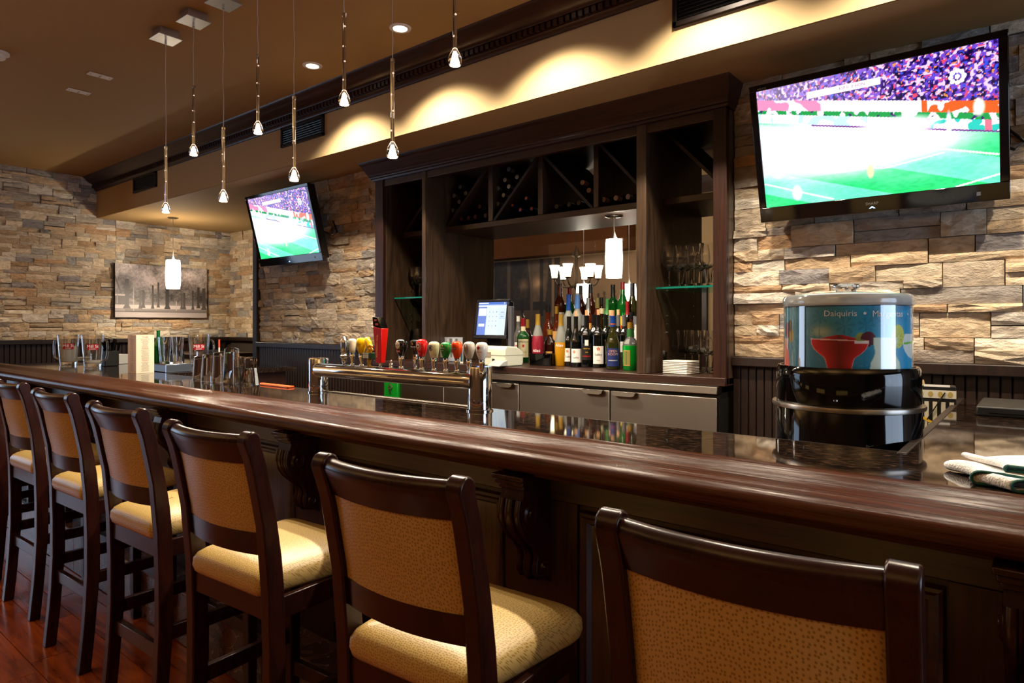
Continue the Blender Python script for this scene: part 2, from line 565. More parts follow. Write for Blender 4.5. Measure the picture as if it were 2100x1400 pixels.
def panel_mesh(name, w, h, img, mat, cyl=None):
    """img[row from bottom, col, 3] in sRGB -> a flat print (local X right, Z up, facing -Y), or wrapped on a cylinder cyl=(r, a0, a1)."""
    ny, nx = img.shape[:2]
    u = np.linspace(0, 1, nx); v = np.linspace(0, 1, ny)
    U, V = np.meshgrid(u, v)
    co = np.zeros((ny * nx, 3))
    if cyl:
        a = cyl[1] + (cyl[2] - cyl[1]) * U.ravel()
        co[:, 0] = cyl[0] * np.cos(a); co[:, 1] = cyl[0] * np.sin(a)
    else:
        co[:, 0] = (U.ravel() - 0.5) * w
    co[:, 2] = V.ravel() * h
    i = (np.arange(ny - 1)[:, None] * nx + np.arange(nx - 1)[None, :]).ravel()
    quads = np.stack([i, i + 1, i + 1 + nx, i + nx], 1)
    me = bpy.data.meshes.new(name)
    me.vertices.add(len(co)); me.vertices.foreach_set('co', co.ravel())
    me.loops.add(quads.size); me.loops.foreach_set('vertex_index', quads.ravel())
    me.polygons.add(len(quads)); me.polygons.foreach_set('loop_start', np.arange(0, quads.size, 4))
    me.update(calc_edges=True)
    at = me.color_attributes.new('print', 'FLOAT_COLOR', 'POINT')
    c = np.ones((ny * nx, 4), np.float32); c[:, :3] = srgb(img.reshape(-1, 3))
    at.data.foreach_set('color', c.ravel())
    me.materials.append(mat)
    return me

# ================================================================== THE SETTING
YS, ZS = 2.71, 2.515            # bulkhead face, bulkhead underside
YW = 3.19                       # stone wall plane behind the bar
XL = -8.10                      # stone wall at the far end
NOOK = 4.25

floor = struct(part('floor', MB().box(-9.7, 4.4, -2.7, 4.4, -0.10, -0.006), M('floor_joint', '#8c5f3f', 0.6)))
pm = []
for k in range(3):
    g = MB().add([(-.5, -.5, 0), (.5, -.5, 0), (.5, .5, 0), (-.5, .5, 0), (-.499, -.49, 1), (.499, -.49, 1), (.499, .49, 1), (-.499, .49, 1)], [(4, 5, 6, 7), (0, 1, 5, 4), (1, 2, 6, 5), (2, 3, 7, 6), (3, 0, 4, 7)])
    pm.append(mesh('plank', g, FLOORW))
y, row = -0.62, 0
while y < 1.24:
    x = -6.6 - random.random() * 0.9
    while x < 0.5:
        ln = random.uniform(0.7, 1.5)
        o = link('plank', pm[row % 3], floor)
        o.location = (x + ln / 2, y + 0.065, -0.0065); o.scale = (ln - 0.0015, 0.1285, 0.0065)
        x += ln
    y += 0.13; row += 1

struct(part('ceiling', MB().box(-9.7, 4.4, -2.7, YS + 0.05, CEIL, CEIL + 0.1), PAINT_C))
soffit = struct(part('soffit_ceiling', MB().prism([(YS, ZS), (YS, CEIL), (NOOK + 0.2, CEIL), (NOOK + 0.2, ZS)], XL - 0.1, 1.6, 'x'), PAINT))
part('underside_panel', MB().box(XL, 1.6, YS + 0.004, NOOK, ZS - 0.003, ZS + 0.001), PAINT_C, soffit)

# crown moulding with dentils under the ceiling
crown = struct(part('trim_1', MB().prism([(2.715, 2.805), (2.698, 2.805), (2.692, 2.818), (2.678, 2.826), (2.678, 2.866), (2.664, 2.868), (2.658, 2.878), (2.640, 2.884), (2.622, 2.893), (2.604, 2.908), (2.590, 2.925), (2.578, 2.930), (2.570, 2.945), (2.715, 2.945)], XL + .035, 1.6, 'x'), WOOD_CROWN, smooth=50))
dm = mesh('dentil', MB().box(-0.0115, 0.0115, -0.018, 0.0, 0, 0.027), WOOD_CROWN)
x = XL + 0.03
while x < 0.75:
    o = link('dentil', dm, crown); o.location = (x, 2.6785, 2.834)
    x += 0.0375

# stones ------------------------------------------------------------
PAL_WARM = ['#c9b596', '#c2aa86', '#d2c2a6', '#b89c76', '#c4ad8a', '#b39a7a', '#d8ccb6', '#bfa47e', '#b8946a', '#cbbb9e', '#b3a48e', '#c2b297']
PAL_GREY = ['#b9b2a6', '#a9a297', '#8f8c8a', '#c4bcae', '#9a948c', '#b5aa98', '#c9c1b4', '#a3968a', '#b29c7c', '#8d8a8c']
SM = []
for k in range(14):
    r = random.Random(k)
    nx, nz = 5, 4
    vs, fs = [], []
    tilt, tw = r.uniform(-.18, .18), r.uniform(-.25, .25)
    for j in range(nz):
        for i in range(nx):
            u, w = i / (nx - 1) - .5, j / (nz - 1) - .5
            e = (0.16 if i in (0, nx - 1) else 0) + (0.14 if j in (0, nz - 1) else 0)
            vs.append((u * 0.985, -(1.0 + tilt * u * 2 + tw * w * 1.6 - e * r.uniform(.3, 1.2) + r.uniform(-.17, .17)), w * 0.97))
    for j in range(nz - 1):
        for i in range(nx - 1):
            a = j * nx + i
            fs.append((a, a + 1, a + nx + 1, a + nx))
    rim = [i for i in range(nx)] + [j * nx + nx - 1 for j in range(1, nz)] + [(nz - 1) * nx + i for i in range(nx - 2, -1, -1)] + [j * nx for j in range(nz - 2, 0, -1)]
    b = len(vs)
    for q in rim:
        vs.append((vs[q][0], 0.0, vs[q][2]))
    n = len(rim)
    for q in range(n):
        fs.append((rim[q], b + q, b + (q + 1) % n, rim[(q + 1) % n]))
    SM.append(mesh('stone', MB().add(vs, fs), STONE))


def ledgestone(wall, u0, u1, z0, z1, place, rz, seed, grey=0.3, big=1.0, dep=0.026, zcut=None):
    r = random.Random(seed)
    h = 0.047 * big

    def put(ua, ub, za, zb):
        if ub - ua < 0.012:
            return
        o = link('stone', r.choice(SM), wall)
        o.location = place((ua + ub) / 2, (za + zb) / 2)
        o.rotation_euler = (0, 0, rz)
        o.scale = ((ub - ua) * r.choice((1, 1, -1)), dep * r.choice((.6, .75, .9, 1.05, 1.25)), zb - za)
        g = grey(0.5 * (za + zb)) if callable(grey) else grey
        c = lin(r.choice(PAL_GREY if r.random() < g else PAL_WARM))
        m_ = sum(c) / 3
        c = [q * .80 + m_ * .20 for q in c]
        k = r.uniform(1.08, 1.45)
        o.color = (c[0] * k, c[1] * k, c[2] * k, 1)

    z, nrow = z0, max(1, round((z1 - z0) / (2 * h)))
    H = (z1 - z0) / nrow
    for q in range(nrow):
        za = z0 + q * H
        x = u0 - r.uniform(0, .15)
        while x < u1:
            L = r.uniform(.26, .54) * big
            e = min(x + L, u1)
            s = max(x, u0)
            if e - s < .02:
                x = e; continue
            if u1 - e < .06:
                e = u1
            t = r.random()
            if t < .30:
                m = s + (e - s) * r.uniform(.35, .65)
                put(s, m, za, za + H); put(m, e, za, za + H * r.uniform(.4, .6))
                put(m, e, za + H * .5, za + H)
            else:
                sp = za + H * r.choice((.33, .5, .5, .62))
                for (a, b) in ((za, sp), (sp, za + H)):
                    m = s + (e - s) * r.uniform(.3, .7)
                    put(s, m, a, b); put(m, e, a, b)
            x = e


CAP_Z0, CAP_Z1 = 1.14, 1.186
wall_back = struct(part('wall_back', MB().box(-1.172, 1.6, YW, YW + 0.12, 0, ZS), MORTAR))
ledgestone(wall_back, -1.170, 0.36, CAP_Z1, ZS, lambda u, z: (u, YW, z), 0, 3, grey=0.42, big=1.12)
wall_mid = struct(part('wall_back', MB().box(-5.55, -3.784, YW, YW + 0.12, 0, ZS), MORTAR))
ledgestone(wall_mid, -5.53, -3.786, CAP_Z1, ZS, lambda u, z: (u, YW, z), 0, 5, grey=0.40)
struct(part('trim_2', MB().box(-5.60, -5.53, YW - 0.045, YW + 0.14, 0, ZS), WOOD_WAINSCOT, bev=0.004))
wall_left = struct(part('wall_left', MB().box(XL - 0.12, XL, 1.0, 2.90, 0, CEIL), MORTAR))
wall_far = struct(part('wall_left', MB().box(XL - 0.12, XL, 2.90, NOOK + 0.12, 0, ZS), MORTAR))
gl = lambda z: 0.25 + 0.65 * max(0, min(1, (z - 2.3) / 0.5))
ledgestone(wall_left, 1.70, 2.90, CAP_Z1, ZS, lambda u, z: (XL, u, z), PI / 2, 9, grey=gl, big=0.92, dep=0.03)
ledgestone(wall_far, 2.90, NOOK, CAP_Z1, ZS, lambda u, z: (XL, u, z), PI / 2, 14, grey=gl, big=0.92, dep=0.03)
ledgestone(wall_left, 1.70, YS, ZS, CEIL, lambda u, z: (XL, u, z), PI / 2, 10, grey=gl, big=0.92, dep=0.03)
wall_nook = struct(part('wall_nook', MB().box(XL, -5.4, NOOK, NOOK + 0.12, 0, ZS), MORTAR))
ledgestone(wall_nook, XL, -7.2, CAP_Z1, ZS, lambda u, z: (u, NOOK, z), 0, 12, grey=0.2, big=1.15)
struct(part('wall_nook', MB().box(-5.55, -5.45, YW + 0.1, NOOK, 0, ZS), PLASTER))

# wainscot of narrow boards under a flat cap rail
for nm, x0, x1, yc in (('trim_3', -1.172, 1.6, YW), ('trim_3', -5.53, -3.784, YW), ('trim_3', XL, -5.5, NOOK)):
    struct(part(nm, MB().box(x0, x1, yc - 0.055, yc, CAP_Z0, CAP_Z1), WOOD_WAINSCOT, bev=0.005))
struct(part('trim_3', MB().box(XL, XL + 0.06, 1.0, NOOK, CAP_Z0, CAP_Z1), WOOD_WAINSCOT, bev=0.005))
bm_ = mesh('board', MB().prism([(-.0175, 0), (-.0175, -.008), (-.0140, -.013), (.0140, -.013), (.0175, -.008), (.0175, 0)], 0, CAP_Z0, 'z'), WOOD_WAINSCOT)
for w_, x0, x1, yc in ((wall_back, -1.155, 0.34, YW), (wall_mid, -5.51, -3.80, YW)):
    x = x0
    while x < x1:
        o = link('board', bm_, w_); o.location = (x, yc - 0.012, 0); x += 0.0375
for k in range(60):
    o = link('board', bm_, wall_left); o.location = (XL + 0.012, 1.5 + k * 0.045, 0); o.rotation_euler = (0, 0, PI / 2); o.scale = (1.2, 1, 1)

# front of the room, behind the camera
FY = -2.6
struct(part('wall_front', MB().box(-9.6, 4.3, FY - 0.1, FY, 0, CEIL), PLASTER))
RXW, WA, WB = 4.3, 0.40, 3.10
sw = MB()
for y0, y1, z0, z1 in ((FY, WA, 0, CEIL), (WB, YW, 0, CEIL), (WA, WB, 0, 0.60), (WA, WB, 2.5, CEIL)):
    sw.box(RXW, RXW + .1, y0, y1, z0, z1)
struct(part('wall_right', sw, PLASTER))
win = struct(part('window_1', MB().box(RXW, RXW + .06, WA, WB, 2.43, 2.50).box(RXW, RXW + .06, WA, WB, 0.60, 0.67).box(RXW, RXW + .06, WA, WA + .06, .67, 2.43).box(RXW, RXW + .06, WB - .06, WB, .67, 2.43).box(RXW, RXW + .06, 1.27, 1.33, .67, 2.43).box(RXW, RXW + .06, 2.17, 2.23, .67, 2.43), WOOD_Z))
for y0, y1 in ((WA + .06, 1.27), (1.33, 2.17), (2.23, WB - .06)):
    part('pane', MB().box(RXW + .03, RXW + .035, y0, y1, .67, 2.43), GLASS, win)
struct(part('wall_back', MB().box(1.6, 4.4, YW, YW + 0.1, 0, CEIL), PLASTER))
lw = MB()
for y0, y1, z0, z1 in ((-2.7, -2.15, 0, CEIL), (.35, 1.05, 0, CEIL), (-2.15, .35, 0, .5), (-2.15, .35, 2.5, CEIL)):
    lw.box(-9.7, -9.6, y0, y1, z0, z1)
struct(part('wall_left', lw.box(-9.6, XL, 1.0, 1.05, 0, CEIL), PLASTER))
win2 = struct(part('window_2', MB().box(-9.68, -9.62, -2.15, .35, 2.43, 2.5).box(-9.68, -9.62, -2.15, .35, .5, .57).box(-9.68, -9.62, -2.15, -2.09, .57, 2.43).box(-9.68, -9.62, .29, .35, .57, 2.43).box(-9.68, -9.62, -.93, -.87, .57, 2.43), WOOD_Z))
for y0, y1 in ((-2.09, -.93), (-.87, .29)):
    part('pane', MB().box(-9.655, -9.65, y0, y1, .57, 2.43), GLASS, win2)

# air vents let into the bulkhead
for k, (xa, xb, lab) in enumerate(((-7.07, -6.55, 'black slatted air vent in the bulkhead nearest the far stone wall'), (-4.40, -3.87, 'black slatted air vent in the bulkhead above the smaller television'), (-1.27, -0.72, 'black slatted air vent in the bulkhead beside the larger television'))):
    t = thing('air_vent', lab, 'vent', ((xa + xb) / 2, YS, 2.655 + 0.0755), 0, 'bulkhead air vents')
    w, h = (xb - xa) / 2, 0.074
    part('frame', MB().box(-w, w, -.018, 0, h - .022, h).box(-w, w, -.018, 0, -h, -h + .022).box(-w, -w + .02, -.018, 0, -h, h).box(w - .02, w, -.018, 0, -h, h), M('bronze_vent', '#1a1210', 0.35, 0.3), t, bev=0.002)
    part('backing', MB().box(-w + .02, w - .02, -.003, 0, -h + .02, h - .02), BLACK_M, t)
    sl = mesh('slat', MB().prism([(-.013, -.004), (-.012, -.006), (-.003, .004), (-.004, .006)], -w + .02, w - .02, 'x'), BLACK)
    for q in range(6):
        o = link('slat', sl, t); o.location = (0, 0, -h + .034 + q * .0165)

# recessed ceiling lights, plates and smoke detector
def can_light(x, y, lab):
    t = thing('recessed_light', lab, 'ceiling light', (x, y, CEIL), 0, 'recessed lights in the ceiling')
    part('trim_ring', MB().lathe([(.036, -.001), (.040, -.006), (.058, -.004), (.060, 0)], 32, caps=False), WHITE, t, smooth=40)
    part('lens', MB().lathe([(.037, -.0015), (0, -.0015)], 24, caps=False), CAN_LENS, t)
ORD = ['first', 'second', 'third', 'fourth', 'fifth', 'sixth', 'seventh', 'eighth', 'ninth', 'tenth', 'eleventh', 'twelfth']
for k, cx in enumerate(CANS):
    can_light(cx, CAN_Y, 'white recessed ceiling light by the crown moulding, %s along from the far stone wall' % ORD[k])
for k, (cx, cy) in enumerate(ROOM_CANS):
    can_light(cx, cy, 'white recessed ceiling light over the seating side, %s of its scattered set' % ORD[k])
for px, py, lab in ((205, 155, 'small white ceiling plate nearer the pendant canopies'), (161, 187, 'small white ceiling plate nearer the smoke detector')):
    x, y, z = onZ(px, py, CEIL)
    t = thing('ceiling_plate', lab, 'ceiling plate', (x, y, CEIL), 0.0, 'white ceiling plates')
    part('plate', MB().box(-.03, .03, -.068, .068, -.006, 0), WHITE, t, bev=0.002)
    part('slot', MB().box(-.02, .02, -.004, .004, -.0075, -.006), M('grey_slot', '#8a8884', .5), t)
    part('screw', MB().lathe([(.004, -.0072), (.004, -.006)], 10, cy=.055), CHROME_D, t); part('screw', MB().lathe([(.004, -.0072), (.004, -.006)], 10, cy=-.055), CHROME_D, t)
x, y, z = onZ(-6, 107, CEIL)
t = thing('smoke_detector', 'white round smoke detector on the brown ceiling', 'smoke detector', (x, y, CEIL))
part('base', MB().lathe([(.060, 0), (.060, -.012), (.050, -.016)], 28), WHITE, t, smooth=40)
part('sensor', MB().lathe([(.042, -.016), (.040, -.034), (.030, -.042), (0, -.043)], 28), WHITE, t, smooth=40)

# ================================================================== BACK BAR CABINET
CX0, CX1, CYF, CYB = -3.784, -1.172, 3.08, 3.80
CZT = 2.40
cab = thing('back_bar_cabinet', 'tall dark oak back bar cabinet with wine rack and glass back', 'cabinet', (0, 0, 0))
def cpart(name, mb, mat=WOOD_Z, bev=0.003, parent=None, **k):
    return part(name, mb, mat, parent or cab, bev=bev, **k)
cpart('stile', MB().box(CX0, -3.697, CYF, CYF + .03, 1.05, CZT))
cpart('stile', MB().box(-1.240, CX1, CYF, CYF + .03, 1.05, CZT))
cpart('side_panel', MB().box(CX0, CX0 + .03, CYF + .03, CYB, 1.05, ZS), WOOD_PANEL)
cpart('side_panel', MB().box(CX1 - .03, CX1, CYF + .03, CYB, 1.05, ZS), WOOD_PANEL)
cpart('side_panel', MB().box(-3.720, -3.697, CYF + .03, CYB, 1.085, CZT), WOOD_PANEL)
cpart('divider', MB().box(-3.289, -3.255, CYF, CYB, 1.085, CZT), WOOD_PANEL)
cpart('divider', MB().box(-1.655, -1.598, CYF, CYB, 1.085, CZT), WOOD_PANEL)
cpart('divider', MB().box(-1.24, -1.225, CYF + .03, CYB, 1.085, CZT), WOOD_PANEL)
cpart('bottom_shelf', MB().box(CX0, CX1, CYF - .02, CYB, 1.045, 1.085), WOOD_X)
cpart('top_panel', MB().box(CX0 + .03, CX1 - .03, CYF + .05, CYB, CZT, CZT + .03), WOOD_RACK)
cpart('base_panel', MB().box(CX0, -3.49, CYF, CYF + .05, 0, 1.045), WOOD_WAINSCOT)
cp = [(3.09, 2.385), (3.065, 2.385), (3.062, 2.397), (3.052, 2.401), (3.050, 2.414), (3.042, 2.420), (3.040, 2.432), (3.030, 2.440), (3.026, 2.452), (3.012, 2.468), (3.004, 2.484), (3.000, 2.490), (2.990, 2.500), (2.985, 2.513), (3.09, 2.513)]
def crown_ring(px_off):
    return [(p[0], p[1]) for p in cp]
mb = MB()
rl, rr = [], []
for yy, zz in cp:                       # mitred returns at both ends
    e = 3.09 - yy
    rl.append((CX0 - e * .75, yy, zz)); rr.append((CX1 + e * .45, yy, zz))
bl = [(CX0 - (3.09 - yy) * .75, 3.20, zz) for yy, zz in cp]; br = [(CX1 + (3.09 - yy) * .45, 3.20, zz) for yy, zz in cp]
mb.loft([bl, rl, rr, br])
cpart('crown', mb, WOOD_CROWN, bev=0, smooth=50)
cpart('header', MB().box(CX0, CX1, CYF + .01, CYF + .04, 2.34, CZT + .05), WOOD_X)
for x0, x1 in ((-3.697, -3.289), (-3.255, -1.655), (-1.598, -1.24)):
    cpart('glass_back', MB().box(x0, x1, CYB - .006, CYB - .002, 1.085, CZT), GLASS_BACK, bev=0)
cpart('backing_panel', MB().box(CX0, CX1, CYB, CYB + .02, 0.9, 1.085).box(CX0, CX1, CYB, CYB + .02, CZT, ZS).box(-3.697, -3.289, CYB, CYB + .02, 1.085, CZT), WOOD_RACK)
# wine rack: recessed shelf, uprights and slanted slats
RY = 3.28
RZ0, RZ1 = 1.990, 2.028
cpart('rack_shelf', MB().box(-3.255, -1.655, RY, CYB - .01, RZ0, RZ1), WOOD_X)
cpart('rack_shelf', MB().box(-1.598, -1.24, RY, CYB - .01, RZ0, RZ1), WOOD_X)
cpart('rack_shelf', MB().box(-3.697, -3.289, RY, CYB - .01, RZ0, RZ1), WOOD_X)
def rackX(px):
    return onY(px, 400, RY)[0]
UP = []
for pa, pb in ((1001, 1010), (1103, 1112.5), (1217, 1227.5)):
    xa, xb = rackX(pa), rackX(pb)
    UP.append((xa, xb))
    cpart('upright', MB().box(xa, xb, RY, CYB - .01, RZ1, CZT), WOOD_PANEL)
bays = [(-3.255, UP[0][0]), (UP[0][1], UP[1][0]), (UP[1][1], UP[2][0]), (UP[2][1], -1.655)]
def slant(xa, xb, up, w=.018):
    z0, z1 = RZ1, CZT - .01
    a, b = ((xa, z0), (xb, z1)) if up else ((xa, z1), (xb, z0))
    d = Vector((b[0] - a[0], b[1] - a[1])).normalized(); n = Vector((-d.y, d.x)) * w / 2
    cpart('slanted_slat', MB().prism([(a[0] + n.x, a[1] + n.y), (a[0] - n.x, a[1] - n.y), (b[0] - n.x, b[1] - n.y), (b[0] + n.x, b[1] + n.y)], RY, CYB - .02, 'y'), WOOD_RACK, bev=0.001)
for (xa, xb), up in zip(bays, (True, True, False, False)):
    slant(xa + .01, xb - .01, up)
slant(-3.69, -3.295, True); slant(-1.59, -1.245, False)
# glass shelves on pins
for x0, x1 in ((-3.695, -3.291), (-1.596, -1.243)):
    g = cpart('glass_shelf', MB().box(x0, x1, 3.19, 3.74, 1.531, 1.540), GLASS_SHELF, bev=0)
    part('glass_edge', MB().box(x0, x1, 3.186, 3.190, 1.5305, 1.5405), GLASS_EDGE, g)
pinm = mesh('shelf_pin', MB().tube([(0, 0, 0), (.008, 0, 0)], .004, 8), CHROME, 40)
for x in (-1.598, ):
    for yy in (3.32, 3.66):
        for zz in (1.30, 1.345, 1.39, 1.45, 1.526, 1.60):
            o = link('shelf_pin', pinm, cab); o.location = (x, yy, zz)
for yy in (3.35,):
    for zz in (1.37, 1.42, 1.526, 1.60):
        o = link('shelf_pin', pinm, cab); o.location = (-3.697, yy, zz)
RISER1, RISER2 = 1.19, 1.285
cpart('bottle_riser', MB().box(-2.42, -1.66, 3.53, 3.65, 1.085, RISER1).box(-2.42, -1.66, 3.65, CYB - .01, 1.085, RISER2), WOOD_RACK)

# stainless under-counter cooler below the cabinet
cool = thing('bar_cooler', 'brushed stainless under-counter cooler with flat pull handles', 'cooler', (0, 0, 0))
KX0, KX1, KY = -3.49, -1.20, 3.035
part('worktop_nosing', MB().box(KX0, KX1, KY - .005, KY + .06, 1.008, 1.043), STEEL_H, cool, bev=0.003)
part('body', MB().box(KX0, KX1 - .004, KY + .025, CYB, 0.12, 1.010), M('cooler_body', '#33302d', .4, .6), cool)
part('kick_plate', MB().box(KX0, KX1, KY + .06, KY + .08, 0, 0.12), BLACK, cool)
seams = [KX0] + [onY(p, 820, KY)[0] for p in (910.5, 1064, 1250.5)] + [KX1]
for k in range(4):
    a, b = seams[k] + .003, seams[k + 1] - .003
    d = part('door', MB().box(a, b, KY, KY + .024, 0.15, 0.990), STEEL, cool, bev=0.004)
    if k == 0:
        hx = None
    hx = {0: (b - .02 - .13, b - .02), 1: (b - .155, b - .035), 2: (b - .16, b - .03), 3: (a + .015, a + .16)}[k]
    part('handle', MB().prism([(hx[0], .990), (hx[1], .990), (hx[1] - .008, .972), (hx[1] - .025, .966), (hx[0] + .025, .966), (hx[0] + .008, .972)], KY - .022, KY - .016, 'y').box(hx[0], hx[1], KY - .022, KY + .005, .986, .990), STEEL_H, d, bev=0.001)

# ================================================================== THE BAR
HB = 1.05
BX0, BX1 = -5.95, 1.35
GY0, GY1 = 1.405, 1.72
RX = -0.235
bar = thing('bar_counter', 'long dark wooden bar counter with brown granite top and moulded rail', 'bar counter', (0, 0, 0))
gp = [(BX0 + .03, GY0 - .02), (BX1, GY0 - .02), (BX1, 3.12), (RX, 3.12), (RX, GY1), (-4.05, GY1), (-4.05, 2.60), (BX0 + .03, 2.60)]
part('granite_top', MB().prism(gp, HB - .03, HB, 'z'), GRANITE, bar)
part('edge_trim', MB().box(RX - .020, RX, GY1 - .02, 3.12, HB - .045, HB + .002), WOOD_WAINSCOT, bar, bev=0.002)
part('edge_trim', MB().box(-4.05, RX - .020, GY1, GY1 + .012, HB - .045, HB - .001), WOOD_WAINSCOT, bar, bev=0.002)
rp = [(1.384, 1.049), (1.383, 1.055), (1.376, 1.0585), (1.364, 1.0585), (1.348, 1.053), (1.330, 1.045), (1.314, 1.039), (1.298, 1.0355), (1.284, 1.035), (1.278, 1.0325), (1.262, 1.0315), (1.247, 1.0285), (1.236, 1.0215), (1.230, 1.012), (1.230, 1.000), (1.236, .990), (1.248, .983), (1.268, .980), (1.292, .978), (1.300, .962), (1.384, .962)]
part('arm_rail', MB().prism(rp, BX0 - .03, BX1, 'x'), WOOD_RAIL, bar, smooth=35)
PY = 1.40
part('base_cabinet', MB().box(BX0 + .06, BX1, PY, GY1 - .04, 0, HB - .03).box(RX, BX1, GY1 - .04, 3.10, 0, HB - .03).box(BX0 + .06, -4.1, GY1 - .04, 2.55, 0, HB - .03), WOOD_Z, bar)
part('frieze', MB().box(BX0 + .06, BX1, PY - .012, PY, .885, .970), WOOD_X, bar, bev=0.003)
STL = [-5.10, -4.09, -3.07, -2.05, -1.03, -0.01, 1.01]
sm_ = mesh('stile', MB().box(-.118, .118, -.012, 0, .225, .885), WOOD_Z)
for x in STL:
    o = link('stile', sm_, bar); o.location = (x, PY, 0)
for a, b in zip([BX0 + .06 - .118] + STL, STL):
    x0, x1 = a + .122, b - .122
    if x1 - x0 < .2:
        continue
    z0, z1 = .30, .872
    p = part('panel', MB().box(x0 + .03, x1 - .03, -.004, 0, z0 + .03, z1 - .03), WOOD_PANEL, bar, loc=(0, PY, 0))
    pr = [(0, 0), (-.016, .004), (-.020, .010), (-.014, .018), (-.016, .026), (-.004, .034), (0, .034)]
    def ring(off, d):
        return [(x0 + off, d, z0 + off), (x1 - off, d, z0 + off), (x1 - off, d, z1 - off), (x0 + off, d, z1 - off)]
    mb = MB(); mb.loft([ring(o_, d_) for d_, o_ in pr], cap=False)
    part('panel_moulding', mb, WOOD_X, p, smooth=30)
# carved corbels under the rail
def corbel():
    w = .036
    S_ = [(0, .93), (-.115, .93), (-.122, .905), (-.128, .880), (-.128, .860), (-.120, .838), (-.104, .816), (-.084, .798), (-.066, .782), (-.054, .764), (-.048, .744), (-.054, .728), (-.054, .708), (-.044, .694), (-.026, .690), (-.010, .680), (0, .668)]
    c = link('corbel', mesh('corbel', MB().prism(S_, -w, w, 'x'), WOOD_STOOL, 40), bar)
    cap = MB()
    for d, z0, z1, e in ((-.142, .955, .968, .014), (-.134, .942, .955, .009), (-.124, .930, .942, .004)):
        cap.box(-w - e, w + e, d, 0, z0, z1)
    cm = part('cap', cap, WOOD_STOOL, c, bev=0.003)
    for z, y, r_ in ((.866, -.088, .030), (.718, -.034, .017)):
        sc = MB()
        sc.m = Matrix.Translation((0, y, z)) @ Matrix.Rotation(PI / 2, 4, 'Y')
        sc.lathe([(0, -w - .007), (r_ * .35, -w - .008), (r_ * .45, -w - .004), (r_ * .8, -w - .006), (r_, -w - .002), (r_, w + .002), (r_ * .8, w + .006), (r_ * .45, w + .004), (r_ * .35, w + .008), (0, w + .007)], 20)
        part('scroll', sc, WOOD_STOOL, c, smooth=40)
    rb = MB()
    for x in (-.026, 0.0, .026):
        rr = .009 if x else .013
        pth = [(x, p[0] - .002, p[1]) for p in S_[2:15]]
        rb.tube(pth, rr, 8)
    part('rib', rb, WOOD_STOOL, c, smooth=60)
    return c
c0 = corbel(); c0.location = (STL[0], PY - .010, 0)
for x in STL[1:]:
    copy_tree(c0, (x, PY - .010, 0), parent=bar)
# raised foot step with marble tiles
stp = part('foot_step', MB().box(BX0 + .06, BX1, 1.262, PY, 0, .215), WOOD_WAINSCOT, bar)
tm = [mesh('tile', MB().prism([(-.5, -.5), (.5, -.5), (.5, .5), (-.5, .5)], 0, .010, 'z'), MARBLE)]
x = BX0 + .22
while x < BX1:
    o = link('tile', tm[0], stp); o.location = (x, 1.33, .214); o.scale = (.296, .135, 1)
    o = link('tile', tm[0], stp); o.location = (x, 1.2625, .107); o.rotation_euler = (PI / 2, 0, 0); o.scale = (.296, .205, .6)
    x += .30
part('step_nosing', MB().tube([(BX0 + .06, 1.257, .219), (BX1, 1.257, .219)], .007, 8), M('step_nosing', '#6d5548', .35), stp, smooth=60)
# lower counter on the bartender side, below the return
lc = thing('under_bar_counter', 'low steel service counter behind the bar return', 'counter', (0, 0, 0))
part('worktop', MB().box(-.72, RX - .021, 1.75, 3.10, .865, .890), STEEL_H, lc, bev=0.003)
part('body', MB().box(-.70, RX - .03, 1.77, 3.08, .1, .865), BLACK_M, lc)
part('base', MB().box(-.66, RX - .05, 1.80, 3.05, 0, .1), BLACK_M, lc)

